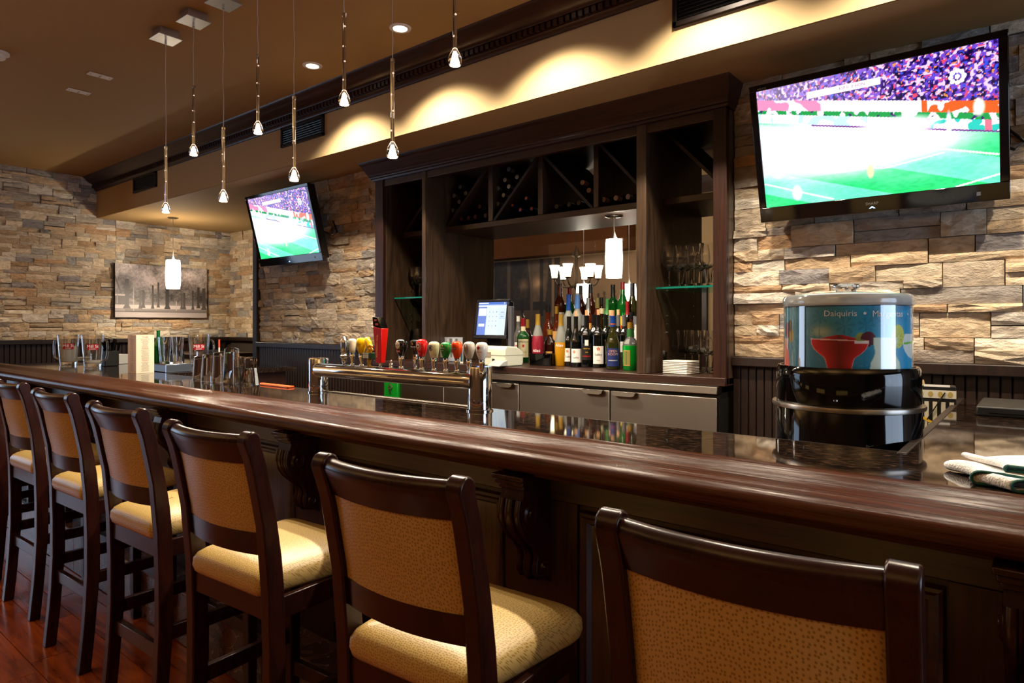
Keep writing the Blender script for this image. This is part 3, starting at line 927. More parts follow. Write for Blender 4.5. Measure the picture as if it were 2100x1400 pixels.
# ------------------------------------------------------------------ bar stools
def rear_y(z):
    T = [(0, .045), (.157, .060), (.24, .066), (.375, .072), (.53, .072), (.68, .068), (.84, .054), (.93, .037), (.985, .026), (1.03, .013), (1.08, .000)]
    for (a, ya), (b, yb) in zip(T, T[1:]):
        if z <= b:
            return ya + (yb - ya) * (z - a) / (b - a)
    return 0.0
SW = .1945      # half width over the posts
def make_stool(label):
    t = thing('bar_stool', label, 'bar stool', group='bar stools in a row along the bar')
    zs = [0, .08, .157, .24, .375, .53, .62, .68, .76, .84, .90, .95, .99, 1.02]
    th = lambda z: .046 if .3 < z < .8 else .041
    left = [(rear_y(z), z) for z in zs]; right = [(rear_y(z) + th(z), z) for z in zs]
    cyc = (rear_y(1.055) + .019, 1.058)
    arc = [(cyc[0] + .0225 * math.cos(a), cyc[1] + .0245 * math.sin(a)) for a in [PI * k / 8 - 0.25 for k in range(0, 10)]]
    prof = right + arc + left[::-1]
    for s in (-1, 1):
        xo, xi = s * SW, s * (SW - .036)
        part('rear_post', MB().prism(prof, min(xo, xi), max(xo, xi), 'x'), WOOD_STOOL, t, bev=0.004)
    # front legs
    for s in (-1, 1):
        x0, x1 = (s * .184, s * .146)
        mb = MB(); q = []
        for z, k in ((0, .86), (.30, .97), (.612, 1.0)):
            xc = (x0 + x1) / 2; hw = .019 * k
            q.append([(xc - hw, .400 - hw, z), (xc + hw, .400 - hw, z), (xc + hw, .400 + hw, z), (xc - hw, .400 + hw, z)])
        mb.loft(q)
        part('front_leg', mb, WOOD_STOOL, t, bev=0.003)
    # bowed top rail with a rolled top
    N_ = 14
    def bow(u):
        return -.026 * (1 - u * u)
    xi = SW - .036
    rings = []
    for k in range(N_ + 1):
        u = -1 + 2 * k / N_
        b = bow(u)
        y0 = rear_y(1.055) + .006 + b; y1 = rear_y(1.0) + .010 + b
        rg = [(xi * u, y1 + .024, 1.000), (xi * u, y0 + .027, 1.040)]
        for a in range(9):
            an = -0.15 + (PI + .3) * a / 8
            rg.append((xi * u, y0 + .0125 + .0175 * math.cos(an), 1.056 + .0175 * math.sin(an)))
        rg += [(xi * u, y0 + .001, 1.040), (xi * u, y1, 1.000)]
        rings.append(rg)
    part('top_rail', MB().loft(rings), WOOD_STOOL, t, smooth=40)
    rings = []
    for k in range(N_ + 1):
        u = -1 + 2 * k / N_; b = bow(u) * .9
        ya, yb = rear_y(.765) + .010 + b, rear_y(.822) + .010 + b
        rings.append([(xi * u, ya, .765), (xi * u, ya + .026, .765), (xi * u, yb + .026, .822), (xi * u, yb, .822)])
    part('lower_rail', MB().loft(rings), WOOD_STOOL, t, smooth=30)
    rings = []
    for k in range(N_ + 1):
        u = -1 + 2 * k / N_; b = bow(u) * .95
        bulge = .006 * (1 - u ** 4)
        rg = [(xi * u, rear_y(z) + .013 + b - bulge * (1 - ((z - .912) / .1) ** 2) , z) for z in (.818, .85, .88, .912, .945, .975, 1.004)]
        rg += [(xi * u, rear_y(z) + .036 + b + 1.8 * bulge, z) for z in (1.004, .96, .912, .87, .818)]
        rings.append(rg)
    part('back_pad', MB().loft(rings), VINYL, t, smooth=60)
    # seat cushion
    def outline(ins, nz=9):
        out = []
        cs = [(-SW + .036 + .004 + ins, .066 + ins), (SW - .036 - .004 - ins, .066 + ins), (SW + .012 - ins, .432 - ins), (-SW - .012 + ins, .432 - ins)]
        rad = [.02, .02, .05, .05]
        n = 4
        for i in range(n):
            p, a, b = Vector(cs[i]), Vector(cs[i - 1]), Vector(cs[(i + 1) % n])
            r = rad[i]
            pa = p + (a - p).normalized() * r; pb = p + (b - p).normalized() * r
            for k in range(7):
                f = k / 6
                out.append(((1 - f) ** 2 * pa + 2 * f * (1 - f) * p + f * f * pb))
            nx_ = Vector(cs[(i + 1) % n]); r2 = rad[(i + 1) % n]
            e = nx_ + (p - nx_).normalized() * r2
            for k in range(1, 5):
                out.append(pb + (e - pb) * k / 5)
        return out
    lay = [(.656, .008), (.664, .001), (.680, -.003), (.698, -.002), (.712, .006), (.722, .020), (.730, .042), (.735, .070), (.738, .105), (.739, .14)]
    rings = [[(p.x, p.y, z) for p in outline(i)] for z, i in lay]
    part('seat_cushion', MB().loft(rings), VINYL, t, smooth=70)
    # apron and stretchers
    part('apron', MB().box(-SW + .036, SW - .036, .078, .096, .600, .656), WOOD_STOOL, t, bev=0.002)
    part('apron', MB().box(-.165, .165, .395, .413, .600, .656), WOOD_STOOL, t, bev=0.002)
    for s in (-1, 1):
        part('apron', MB().box(s * .183 - .009, s * .183 + .009, .105, .395, .600, .656), WOOD_STOOL, t, bev=0.002)
    part('stretcher', MB().box(-SW + .036, SW - .036, .083, .103, .268, .315), WOOD_STOOL, t, bev=0.002)
    for s in (-1, 1):
        part('stretcher', MB().box(s * .172 - .010, s * .172 + .010, .105, .392, .330, .375), WOOD_STOOL, t, bev=0.002)
    part('stretcher', MB().box(-.160, .160, .390, .412, .235, .280), WOOD_STOOL, t, bev=0.002)
    return t
SX = [(-.291, .785, 3), (-.947, .775, 4), (-1.665, .790, 4), (-2.345, .818, 2), (-3.045, .846, 2), (-3.735, .868, 2), (-4.43, .885, 2), (-5.12, .89, 2)]
names = ['nearest the camera, only its back in frame', 'second from the camera, whole tan seat showing', 'third from the camera', 'fourth from the camera', 'fifth from the camera', 'sixth from the camera', 'seventh from the camera, mostly hidden', 'farthest along the bar, almost hidden']
st0 = make_stool('dark wooden bar stool with tan dimpled vinyl, ' + names[0])
for k, (x, y, a) in enumerate(SX):
    o = st0 if k == 0 else copy_tree(st0, label='dark wooden bar stool with tan dimpled vinyl, ' + names[k])
    o.location = (x, y, 0); o.rotation_euler = (0, 0, math.radians(a))

# ------------------------------------------------------------------ pendants over the bar
def make_pendant(first=None, label='', x=0, zb=2):
    L_rod = .30
    t = thing('pendant_light', label, 'pendant light', (x, 1.585, CEIL), 0, 'glass drop pendants in a row over the bar')
    cn = part('canopy', MB().box(-.050, .050, -.050, .050, -.040, 0), NICKEL, t, bev=0.002)
    part('cover_plate', MB().box(-.063, .063, -.063, .063, -.046, -.040), NICKEL, cn, bev=0.001)
    part('ferrule', MB().lathe([(.0055, -.068), (.0055, -.046)], 12), CHROME, cn, smooth=40)
    sl = MB()
    for k in range(6):
        sl.box(-.0515, -.0500, -.038 + k * .013, -.033 + k * .013, -.033, -.010)
    part('slot', sl, BLACK_M, cn)
    d = CEIL - zb                        # bulb centre below the ceiling
    top = d - .030 - L_rod
    r_ = random.Random(int(x * 1000))
    path = [(r_.uniform(-.004, .004) if 0 < k < 8 else 0, r_.uniform(-.002, .002) if 0 < k < 8 else 0, -.06 - (top - .06) * k / 8) for k in range(9)]
    part('cord', MB().tube(path, .0016, 6), M_CORD, t, smooth=60)
    z0 = -top
    rod = part('glass_rod', MB().lathe([(0, z0), (.0072, z0), (.0072, z0 - L_rod), (0, z0 - L_rod)], 16), GLASS_SOLID, t, smooth=60)
    part('collar', MB().lathe([(.0085, z0 + .004), (.0085, z0 - .008)], 12), CHROME, rod, smooth=40)
    bb = MB()
    for q, f in enumerate((.16, .42, .62, .86)):
        bb.lathe([(0, z0 - L_rod * f - .004), (.004, z0 - L_rod * f), (0, z0 - L_rod * f + .004)], 8, cx=.003 * (-1) ** q)
    part('air_bubble', bb, M_BUB, rod, smooth=60)
    part('inner_wire', MB().lathe([(.0016, z0), (.0016, z0 - L_rod)], 6), CHROME, rod)
    zt = z0 - L_rod
    dr = part('glass_drop', MB().lathe([(0, zt + .002), (.0075, zt), (.010, zt - .006), (.017, zt - .018), (.0225, zt - .032), (.0235, zt - .040), (.0215, zt - .050), (.0175, zt - .0575), (0, zt - .0585)], 24, caps=False), GLASS_SOLID, t, smooth=60)
    part('bulb', MB().lathe([(.003, zt - .014), (.005, zt - .022), (.0065, zt - .032), (.011, zt - .046), (.0165, zt - .0555), (0, zt - .0565)], 16), BULB, dr, smooth=60)
    light('pendant_glow', 'SPOT', (x, 1.585, CEIL + zt - .066), 21, (1, .83, .64), .012, (0, 0, 0), math.radians(152), .35)
    return t
M_BUB = M('glint_bubble', '#ffffff', .2, emit='#ffd8b8', es=1.2)  # emission stands in for glints of bulb light in the bubbles
M_CORD = M('pendant_cord', '#b9b3aa', .4)
BULBS = [(340, 426), (397, 308), (458, 402), (529, 262), (603, 358), (706, 201), (805, 308), (933, 118)]
for k, (px, py) in enumerate(BULBS):
    x, y, z = onY(px, py, 1.585)
    make_pendant(label='clear glass drop pendant on a thin rod, %s counted from the pitcher end' % ORD[k], x=x, zb=z)

def shade_pendant(name, label, x, y, ztop, z1, z0, r, hook, pw):
    t = thing(name, label, 'pendant light', (x, y, ztop))
    part('canopy', MB().lathe([(.055, 0), (.055, -.006), (.040, -.012), (.006, -.014)], 28), CHROME_D, t, smooth=40)
    part('rod', MB().lathe([(.004, -.01), (.004, z1 - ztop + .02)], 10), NICKEL, t, smooth=60)
    part('cap', MB().lathe([(.006, z1 - ztop + .045), (.014, z1 - ztop + .012), (r * .5, z1 - ztop + .002), (r * .5, z1 - ztop)], 20), NICKEL, t, smooth=50)
    h = z1 - z0
    part('shade', MB().lathe([(r * .45, z1 - ztop), (r * .92, z1 - ztop - .002), (r * .97, z1 - ztop - h * .12), (r * 1.02, z1 - ztop - h * .45), (r, z1 - ztop - h * .8), (r * .90, z0 - ztop), (r * .82, z0 - ztop)], 32, caps=False), SHADE, t, smooth=60)
    light('shade_lamp', 'POINT', (x, y, z0 + .012), pw, (1, .84, .62), .025)
    light('shade_lamp', 'POINT', (x + r * .5, y, z1 + .02), pw * .5, (1, .84, .62), .012)
    return t
x, y, z = onZ(355, 446, ZS - .003)
shade_pendant('pendant_lamp', 'white cylinder glass pendant lamp in front of the tree picture', x, y, ZS - .003, onY(355, 533, y)[2], onY(355, 592, y)[2], .074, None, 40)
x, y, z = onY(1259, 500, 3.40)
shade_pendant('pendant_lamp', 'white cylinder glass pendant lamp under the wine rack', x, 3.40, RZ0, onY(1259, 490, 3.4)[2], onY(1259, 570, 3.4)[2], .0505, None, 5)

# ================================================================== TELEVISIONS
def match_picture(nx=330, ny=186):
    r = np.random.default_rng(4)
    u = np.linspace(0, 1, nx)[None, :] * np.ones((ny, 1)); v = np.linspace(0, 1, ny)[:, None] * np.ones((1, nx))
    img = np.zeros((ny, nx, 3))
    # pitch: mown bands running away from the camera, washed out by the exposure towards the middle
    far = .74 - .37 * u                                          # foot of the advertising boards
    dep = np.clip((far - v) / far, 0, 1)
    band = (np.floor((u * 3.0 + v * 5.5) * .9 + .4) % 2)
    g0, g1 = np.array([.03, .84, .42]), np.array([.40, .97, .76])
    img[:] = np.where(band[..., None] > 0, g1, g0)
    wash = np.exp(-(((u - .38) / .36) ** 2 + ((v - .42) / .20) ** 2)) * 1.4 + np.exp(-(((u - .08) / .28) ** 2 + ((v - .52) / .20) ** 2)) * 1.1 + np.exp(-(((u - .70) / .30) ** 2 + ((v - .40) / .12) ** 2)) * .7
    wash = np.clip(wash + .5 * (vnoise(ny, nx, 9, 7, r) - .45) + .10 * (v > .22), 0, 1)[..., None]
    img = img * (1 - wash) + wash
    img = img + (vnoise(ny, nx, 90, 60, r) - .5)[..., None] * .10
    def line(x0, y0, x1, y1, w):
        d = np.abs((y1 - y0) * u - (x1 - x0) * v + x1 * y0 - y1 * x0) / math.hypot(x1 - x0, y1 - y0)
        k = ((x1 - x0) * (u - x0) + (y1 - y0) * (v - y0)) / ((x1 - x0) ** 2 + (y1 - y0) ** 2)
        return (d < w) & (k > 0) & (k < 1)
    for l in ((.0, .21, .33, .01, .006), (.56, .21, .80, .27, .005), (.26, .30, .56, .21, .004), (.38, .49, 1.0, .20, .006), (.84, .0, 1.0, .06, .006)):
        img[line(*l)] = (1, 1, 1)
    # strip of grass and people behind the boards, then the upper hoarding, then the crowd
    up = .845 - .35 * u
    m = (v >= far) & (v < up)
    img[m] = (.08, .60, .28)
    ppl = vnoise(ny, nx, 22, 46, r) > .56
    img[m & ppl] = (.96, .92, 1); img[m & (vnoise(ny, nx, 40, 70, r) > .74)] = (.22, .12, .40)
    m = (v >= far) & (v < far + .075)
    img[m] = (.98, .97, 1)
    seg = vnoise(ny, nx, 30, 40, r) > .55
    img[m & seg & (u > .70)] = (.15, .78, .72); img[m & (np.floor(u * 40) % 9 == 2) & (u > .6)] = (.95, .45, .55); img[m & (u < .5) & (vnoise(ny, nx, 16, 30, r) > .66)] = (.75, .95, 1)
    img[(v > far - .012) & (v <= far) & (u > .25)] = (.45, .15, .55)
    m = (v >= up) & (v < up + .085)
    img[m] = (.98, .93, .99)
    img[m & (u > .72)] = (.98, .36, .12); img[m & (u > .74) & (vnoise(ny, nx, 20, 34, r) > .62)] = (1, .92, .92)
    img[m & (u < .30) & (vnoise(ny, nx, 12, 18, r) > .45)] = (.98, .55, .72)
    # crowd
    m = v >= up + .085
    n1, n2, n3 = vnoise(ny, nx, 58, 100, r), vnoise(ny, nx, 64, 108, r), vnoise(ny, nx, 60, 104, r)
    cr = np.zeros((ny, nx, 3)); cr[:] = (.17, .06, .42)
    cr[n1 > .55] = (.42, .26, .78); cr[n2 > .64] = (.90, .78, .98); cr[n3 > .76] = (.90, .28, .40); cr[n1 < .28] = (.05, .01, .20); cr[(n2 < .18)] = (.20, .30, .85); cr[(n3 < .15)] = (.95, .55, .25)
    lift = np.clip(.55 - u * .8, 0, .5)[..., None]
    cr = cr * (1 - lift) + lift * np.array([1, .93, 1])
    img[m] = cr[m]
    # caption strip and round broadcaster mark
    m = (np.abs(v - .885 - (u - .4) * .0) < .028) & (u > .24) & (u < .56)
    img[m] = (1, .93, 1)
    cxm, cym = .855, .80
    asp = nx / ny
    for q in range(9):
        an = q * PI / 4
        ox, oy = (0, 0) if q == 8 else (.024 * math.cos(an), .024 * math.sin(an) * asp)
        img[((u - cxm - ox) ** 2 + ((v - cym - oy) / asp) ** 2) < .0095 ** 2] = (1, .97, 1)
    # figures and blown out goal mouth
    for cx, cy, w, h, c in ((.075, .32, .03, .07, (1, 1, 1)), (.16, .10, .022, .06, (1, 1, 1)), (.50, .20, .014, .05, (.95, 1, .70)), (.60, .50, .16, .085, (1, 1, 1)), (.35, .30, .09, .05, (1, 1, 1)), (.665, .40, .045, .05, (1, 1, 1)), (.82, .47, .010, .09, (.9, 1, 1)), (.93, .56, .02, .06, (1, .95, .9))):
        a = np.clip(1.6 - (((u - cx) / w) ** 2 + ((v - cy) / h) ** 2), 0, 1)[..., None]
        img = img * (1 - a) + np.array(c) * a
    return np.clip(img, 0, 1)
TVW, TVH = .914, .600
SCREEN = paint_mat('lit_screen_picture', 1.35, 0.12)
BEZEL = M('piano_black_bezel', '#060609', 0.07, spec=0.6)
LED = emit_mat('blue_led', (.25, .45, 1.0), 6)
def make_tv(label, x0, zb, yb, tilt):
    t = thing('television', label, 'television', (x0, yb, zb), 0, 'wall televisions showing a football match')
    R_ = Matrix.Rotation(tilt, 4, 'X')        # bottom edge at the local origin, leaning out at the top
    def P(o):
        o.matrix_basis = R_ @ o.matrix_basis
        return o
    w = TVW / 2
    bz = MB()
    fr = [(-w, 0, w, .062), (-w, TVH - .038, w, TVH), (-w, .062, -w + .040, TVH - .038), (w - .040, .062, w, TVH - .038)]
    P(part('bezel', MB().box(-w, w, 0, .030, 0, .066).box(-w, w, 0, .030, TVH - .026, TVH).box(-w, -w + .030, 0, .030, .066, TVH - .026).box(w - .030, w, 0, .030, .066, TVH - .026), BEZEL, t, bev=0.003))
    P(part('housing', MB().box(-w + .01, w - .01, .028, .075, .012, TVH - .01), BLACK, t, bev=0.006))
    s = link('screen', TVMESH, t)
    s.location = (0, .006, .066); P(s)
    P(lettering('SHARP', .016, M_LOGO, t, (0, -.0006, .036)))
    P(lettering('AQUOS', .011, M_LOGO, t, (-w + .055, -.0006, TVH - .018)))
    P(lettering('ESP 0  0 HON', .016, M('caption_ink', '#d8a8c8', .5, emit='#d8a8c8', es=.5), t, (-.05, .0045, .066 + .508 * .885)))
    P(part('status_light', MB().add([(-.012, -.001, .016), (.012, -.001, .016), (0, -.001, .026), (-.006, -.001, .016), (.006, -.001, .016), (0, -.001, .0205)], [(0, 3, 5, 2), (4, 1, 2, 5)]), LED, t))
    for k in range(4):
        P(part('button', MB().lathe([(.0022, -.0008), (0, -.0012)], 8, cx=.22 + k * .02, cy=0, cz=.030), M_BTN, t))
    P(part('rating_mark', MB().box(.355, .368, -.0008, 0, .024, .038), M_BTN, t))
    # wall bracket
    br = part('wall_bracket', MB().box(-.10, .10, .075, .085, .16, .46), BLACK_M, t); P(br)
    dy = YW - yb
    part('bracket_arm', MB().box(-.06, -.03, .02, dy - .012, .28, .31).box(.03, .06, .02, dy - .012, .28, .31).box(-.12, .12, dy - .030, dy - .012, .20, .42), BLACK_M, t)
    part('cable', MB().tube([(w - .10, .06, .25), (w + .01, .085, .20), (w + .04, .10, .23), (w - .05, dy - .03, .33)], .006, 6), BLACK, t, smooth=60)
    return t
M_LOGO = M('silver_logo', '#9a9aa0', .35, .6)
M_BTN = M('grey_button', '#5a5a62', .4)
TVMESH = panel_mesh('screen', TVW - .060, TVH - .092, match_picture(), SCREEN)
xa, ya, za = onY(1563, 453, 3.06)
xb, yb_, zb_ = onY(2068, 413, 3.06)
make_tv('large black television with football match beside the back bar cabinet', (xa + xb) / 2, (za + zb_) / 2, 3.06, math.radians(16))
xa, ya, za = onY(533, 548, 3.03)
xb, yb_, zb_ = onY(664, 533, 3.03)
make_tv('farther black television with football match near the bar end pitchers', (xa + xb) / 2, (za + zb_) / 2, 3.03, math.radians(14))

# ================================================================== BOTTLES
def gl_mat(name, col, rough=.06, trans=.35):
    return M(name, col, rough, trans=trans, ior=1.3, coat=.5)
WINE = M('dark_wine_glass', '#050706', .05, spec=.6, coat=.6)
OLIVE = gl_mat('olive_wine_glass', '#2c2c0c', .06, .25)
GREEN = gl_mat('green_bottle_glass', '#0c5a1c', .06, .55)
GREEN_B = gl_mat('bright_green_glass', '#0d7a28', .05, .6)
GREEN_L = gl_mat('green_liqueur', '#06a02e', .06, .35)
AMBER = gl_mat('amber_whisky', '#5a2008', .05, .5)
AMBER_D = gl_mat('dark_amber_whisky', '#2a0d05', .05, .35)
FROST = M('frosted_glass', '#8f928c', .5, trans=.35)
ROSE = M('rose_liqueur', '#8c1a2e', .35, trans=.15)
YELLOW = M('yellow_liqueur', '#c48a0c', .35, trans=.15)
CLEAR = M('clear_bottle_glass', (.9, .92, .92), .04, trans=.9)
OPAQUE_W = M('white_bottle', '#d8d6d0', .3)
CAP_K, CAP_S, CAP_R, CAP_G, CAP_B = M('black_cap', '#0a0909', .3), M('silver_cap', '#a2a4a8', .3, .8), M('red_cap', '#7a0f18', .35), M('gold_cap', '#b8923c', .35, .7), M('blue_cap', '#123a8a', .35)
CREAM = M('cream_label', '#d8cfa8', .6)
LAB_W = M('white_label', '#e6e4e0', .6)
LAB_K = M('black_label', '#14100e', .5)
LAB_B = M('blue_label', '#1e2c68', .5)
LAB_T = M('tan_label', '#b98a4a', .6)
LAB_Y = M('yellow_label', '#d8b520', .6)
LAB_G = M('green_label', '#27662c', .5)
ORANGE = M('orange_print', '#d05a20', .5)

SHAPES = {   # radius, height factor pairs (fraction of R, fraction of H)
    'bordeaux': [(.90, 0), (1, .01), (1, .60), (.96, .645), (.80, .69), (.50, .73), (.38, .77), (.36, .97), (.40, .97), (.40, 1)],
    'burgundy': [(.90, 0), (1, .01), (1, .46), (.94, .52), (.78, .60), (.58, .67), (.42, .74), (.36, .82), (.35, .97), (.39, .97), (.39, 1)],
    'whisky': [(.92, 0), (1, .01), (1, .55), (.96, .60), (.80, .65), (.50, .69), (.38, .74), (.36, 1)],
    'scotch': [(.92, 0), (1, .01), (1, .50), (.93, .58), (.70, .66), (.48, .71), (.40, .76), (.38, 1)],
    'tall': [(.90, 0), (1, .01), (1, .56), (.90, .62), (.62, .68), (.44, .76), (.38, .86), (.36, 1)],
    'frosted': [(.92, 0), (1, .012), (1, .46), (.97, .54), (.86, .60), (.62, .65), (.44, .70), (.40, .78), (.38, 1)],
    'cone': [(.80, 0), (.86, .01), (.96, .25), (1, .40), (.92, .52), (.70, .64), (.46, .75), (.38, .84), (.36, 1)],
    'squat': [(.92, 0), (1, .015), (1, .55), (.9, .66), (.5, .74), (.42, .82), (.42, 1)],
    'decanter': [(.86, 0), (.95, .015), (1, .18), (1, .50), (.92, .58), (.68, .64), (.48, .68), (.42, .74), (.40, 1)],
}
def rad_at(prof, z):
    for (ra, za), (rb, zb) in zip(prof, prof[1:]):
        if z <= zb:
            return ra + (rb - ra) * (z - za) / max(1e-9, zb - za)
    return prof[-1][0]
def bottle(label, x, y, z, H, R, shape, glass, cap, cap_from=.86, labels=(), name='liquor_bottle', group='bottles on the back bar', cork=False, fill=None, foil=None, pourer=False, writing=(), cat='bottle', seg=24):
    prof = [(r * R, h * H) for r, h in SHAPES[shape]]
    hidden = prof
    o = link(name, mesh(name, MB().lathe(hidden, seg), glass, 50))
    o.location = (x, y, z)
    tag(o, label, cat, group)
    face = math.atan2(-y, -x)                 # turned towards the room
    if cap:
        r_ = rad_at(prof, H * (cap_from + .02))
        c = [(rad_at(prof, H * f) + .0009, H * f) for f in np.linspace(cap_from, 1.0, 5)]
        part('cap', MB().lathe(c + [(c[-1][0], H * 1.004), (0, H * 1.004)], 18), cap, o, smooth=40)
    if foil:
        m_, a, b = foil
        part('foil_band', MB().lathe([(rad_at(prof, H * f) + .0016, H * f) for f in (a, b)], 18, caps=False), m_, o, smooth=40)
    if cork:
        part('cork', MB().lathe([(.0092, H * 1.0), (.0100, H * 1.0 + .034), (0, H * 1.0 + .034)], 14), CORK, o, smooth=40)
    if pourer:
        part('pourer', MB().lathe([(.010, H), (.011, H + .012), (.004, H + .018), (.003, H + .038)], 12), CHROME, o, smooth=40)
    if fill:
        m_, f1 = fill
        part('liquid', MB().lathe([(r + .0004, h) for r, h in prof if h <= H * f1] + [(rad_at(prof, H * f1) + .0004, H * f1)], seg, caps=False), m_, o, smooth=50)
    for m_, f0, f1, hw, off in labels:
        rr = max(rad_at(prof, H * f0), rad_at(prof, H * f1)) + .0009
        part('label', MB().lathe([(rr, H * f0), (rr, H * f1)], 14, a0=face + off - hw, a1=face + off + hw), m_, o, smooth=60)
    for s, size, m_, f, off in writing:
        rr = rad_at(prof, H * f) + .0018
        lettering(s, size, m_, o, (0, 0, H * f), bend=(rr, face + off))
    return o

SZ = 1.0855        # shelf surface
def bx(px, Y):
    return onY(px, 700, Y)[0]
def bz(py, px, Y):
    return onY(px, py, Y)[2]
def B(label, px, top, Y, z, wpx, shape, glass, cap, **k):
    x, _, zt = onY(px, top, Y)
    d = -_s * x + _c * Y
    return bottle(label, x, Y, z, zt - z, wpx / F * d / 2, shape, glass, cap, **k)

# front row
B('frosted bottle of red liqueur with gold cap in the black caddy', 1103, 644, 3.36, SZ + .008, 25, 'cone', FROST, CAP_G, cap_from=.78, fill=(ROSE, .56), writing=(('Alizé', .026, WHITE_INK, .26, -.25),))
B('frosted bottle of yellow liqueur with gold cap beside black caddy', 1150, 645, 3.36, SZ, 25, 'cone', FROST, CAP_G, cap_from=.78, fill=(YELLOW, .46), writing=(('Alizé', .026, WHITE_INK, .40, -.25),))
WL = dict(name='wine_bottle', group='wine bottles on the back bar')
B('dark wine bottle with white flower label, first of front row', 1167, 649, 3.39, SZ, 24, 'burgundy', WINE, CAP_K, cap_from=.80, labels=((LAB_W, .09, .36, .85, -.1),), writing=(('Lailey', .016, INK, .19, -.1), ('✿', .022, ORANGE, .30, -.3)), **WL)
B('dark wine bottle with white flower label and cork, second of front row', 1181, 649, 3.34, SZ, 24, 'burgundy', WINE, CAP_K, cap_from=.80, cork=True, labels=((LAB_W, .09, .36, .85, 0),), writing=(('Lailey', .016, INK, .19, 0), ('✿', .022, ORANGE, .30, -.3)), **WL)
B('dark wine bottle with black portrait label and cork', 1203, 647, 3.36, SZ, 26, 'bordeaux', WINE, CAP_K, cap_from=.77, cork=True, labels=((LAB_K, .14, .46, .80, 0), (LAB_W, .42, .53, .28, 0), (RED, .205, .225, .70, 0)), writing=(('VENTURI', .010, GOLD_INK, .36, 0), ('2008', .008, GOLD_INK, .29, 0)), **WL)
B('dark wine bottle with large white flower label and cork', 1227, 646, 3.38, SZ, 27, 'bordeaux', WINE, CAP_K, cap_from=.77, cork=True, labels=((LAB_W, .07, .41, .85, 0),), writing=(('Lailey', .020, INK, .25, 0), ('✿', .028, ORANGE, .355, 0), ('Riesling', .007, INK, .14, 0)), **WL)
B('olive wine bottle with blue label and blue capsule', 1257, 648, 3.29, SZ, 29, 'burgundy', OLIVE, CAP_B, cap_from=.80, cork=True, foil=(ORANGE, .84, .86), labels=((LAB_B, .06, .40, .95, 0),), writing=(('OPEN', .020, M('peach_ink', '#c89a8a', .5), .34, 0), ('ROOM', .020, M('peach_ink', '#c89a8a', .5), .285, 0), ('CHARDONNAY', .008, WHITE_INK, .17, 0)), **WL)
B('wide bottle of green liqueur with gold cap and picture label', 1293, 661, 3.27, SZ, 32, 'decanter', CLEAR, CAP_G, cap_from=.88, fill=(GREEN_L, .52), foil=(LAB_G, .70, .86), labels=((LAB_T, .10, .42, .48, -.55), (LAB_G, .115, .405, .44, -.55)))
# second row of capped wines
B('dark wine bottle with silver screw cap behind the portrait label', 1196, 646, 3.49, SZ, 22, 'bordeaux', WINE, CAP_S, cap_from=.79, **WL)
B('dark wine bottle with black capsule between two corked wines', 1218, 645, 3.49, SZ, 23, 'bordeaux', WINE, CAP_K, cap_from=.79, **WL)
B('dark wine bottle with black capsule and narrow white label', 1242, 645, 3.48, SZ, 23, 'bordeaux', WINE, CAP_K, cap_from=.79, labels=((LAB_W, .22, .52, .6, 0),), **WL)
B('dark wine bottle with silver capsule and cork by blue label', 1252, 647, 3.46, SZ, 22, 'bordeaux', WINE, CAP_S, cap_from=.79, cork=True, **WL)
B('dark wine bottle with silver capsule and cork behind olive bottle', 1268, 646, 3.48, SZ, 22, 'bordeaux', WINE, CAP_S, cap_from=.79, cork=True, **WL)
B('dark wine bottle with plain silver capsule behind the green liqueur', 1280, 646, 3.44, SZ, 23, 'bordeaux', WINE, CAP_S, cap_from=.79, labels=((LAB_W, .30, .50, .7, 0),), **WL)
B('dark wine bottle with silver cap against the cabinet upright', 1303, 648, 3.46, SZ, 22, 'bordeaux', WINE, CAP_S, cap_from=.79, **WL)
# group by the register
B('clear bottle with white cap and label half behind the register', 1063, 648, 3.62, SZ, 19, 'tall', CLEAR, WHITE, cap_from=.88, labels=((LAB_W, .15, .42, .9, 0), (RED, .32, .36, .7, 0)))
B('green whiskey bottle with cream label and chrome pourer', 1073, 653, 3.50, SZ, 25, 'whisky', GREEN, CAP_R, cap_from=.82, pourer=True, labels=((CREAM, .12, .53, .95, 0), (CREAM, .72, .82, .9, 0), (RED, .35, .41, .16, 0)), writing=(('JAMESON', .021, INK, .47, 0), ('IRISH WHISKEY', .008, INK, .24, 0)))
B('slim bottle with gold neck behind the green whiskey bottle', 1082, 655, 3.64, SZ, 20, 'tall', AMBER_D, CAP_G, cap_from=.80)
B('whisky bottle with black stopper and slanted dark label', 1124, 626, 3.60, SZ, 25, 'scotch', AMBER, CAP_K, cap_from=.88, labels=((LAB_K, .12, .45, 1.0, 0), (LAB_T, .33, .36, .9, 0)))
B('whisky bottle with tan cap and tan label', 1142, 628, 3.62, SZ, 21, 'scotch', AMBER, CAP_G, cap_from=.87, labels=((LAB_T, .22, .56, .9, 0),))
B('squat whisky bottle with gold cap and crest label in front', 1128, 676, 3.44, SZ, 25, 'squat', AMBER_D, CAP_G, cap_from=.86, labels=((LAB_T, .08, .38, .55, -.2),))
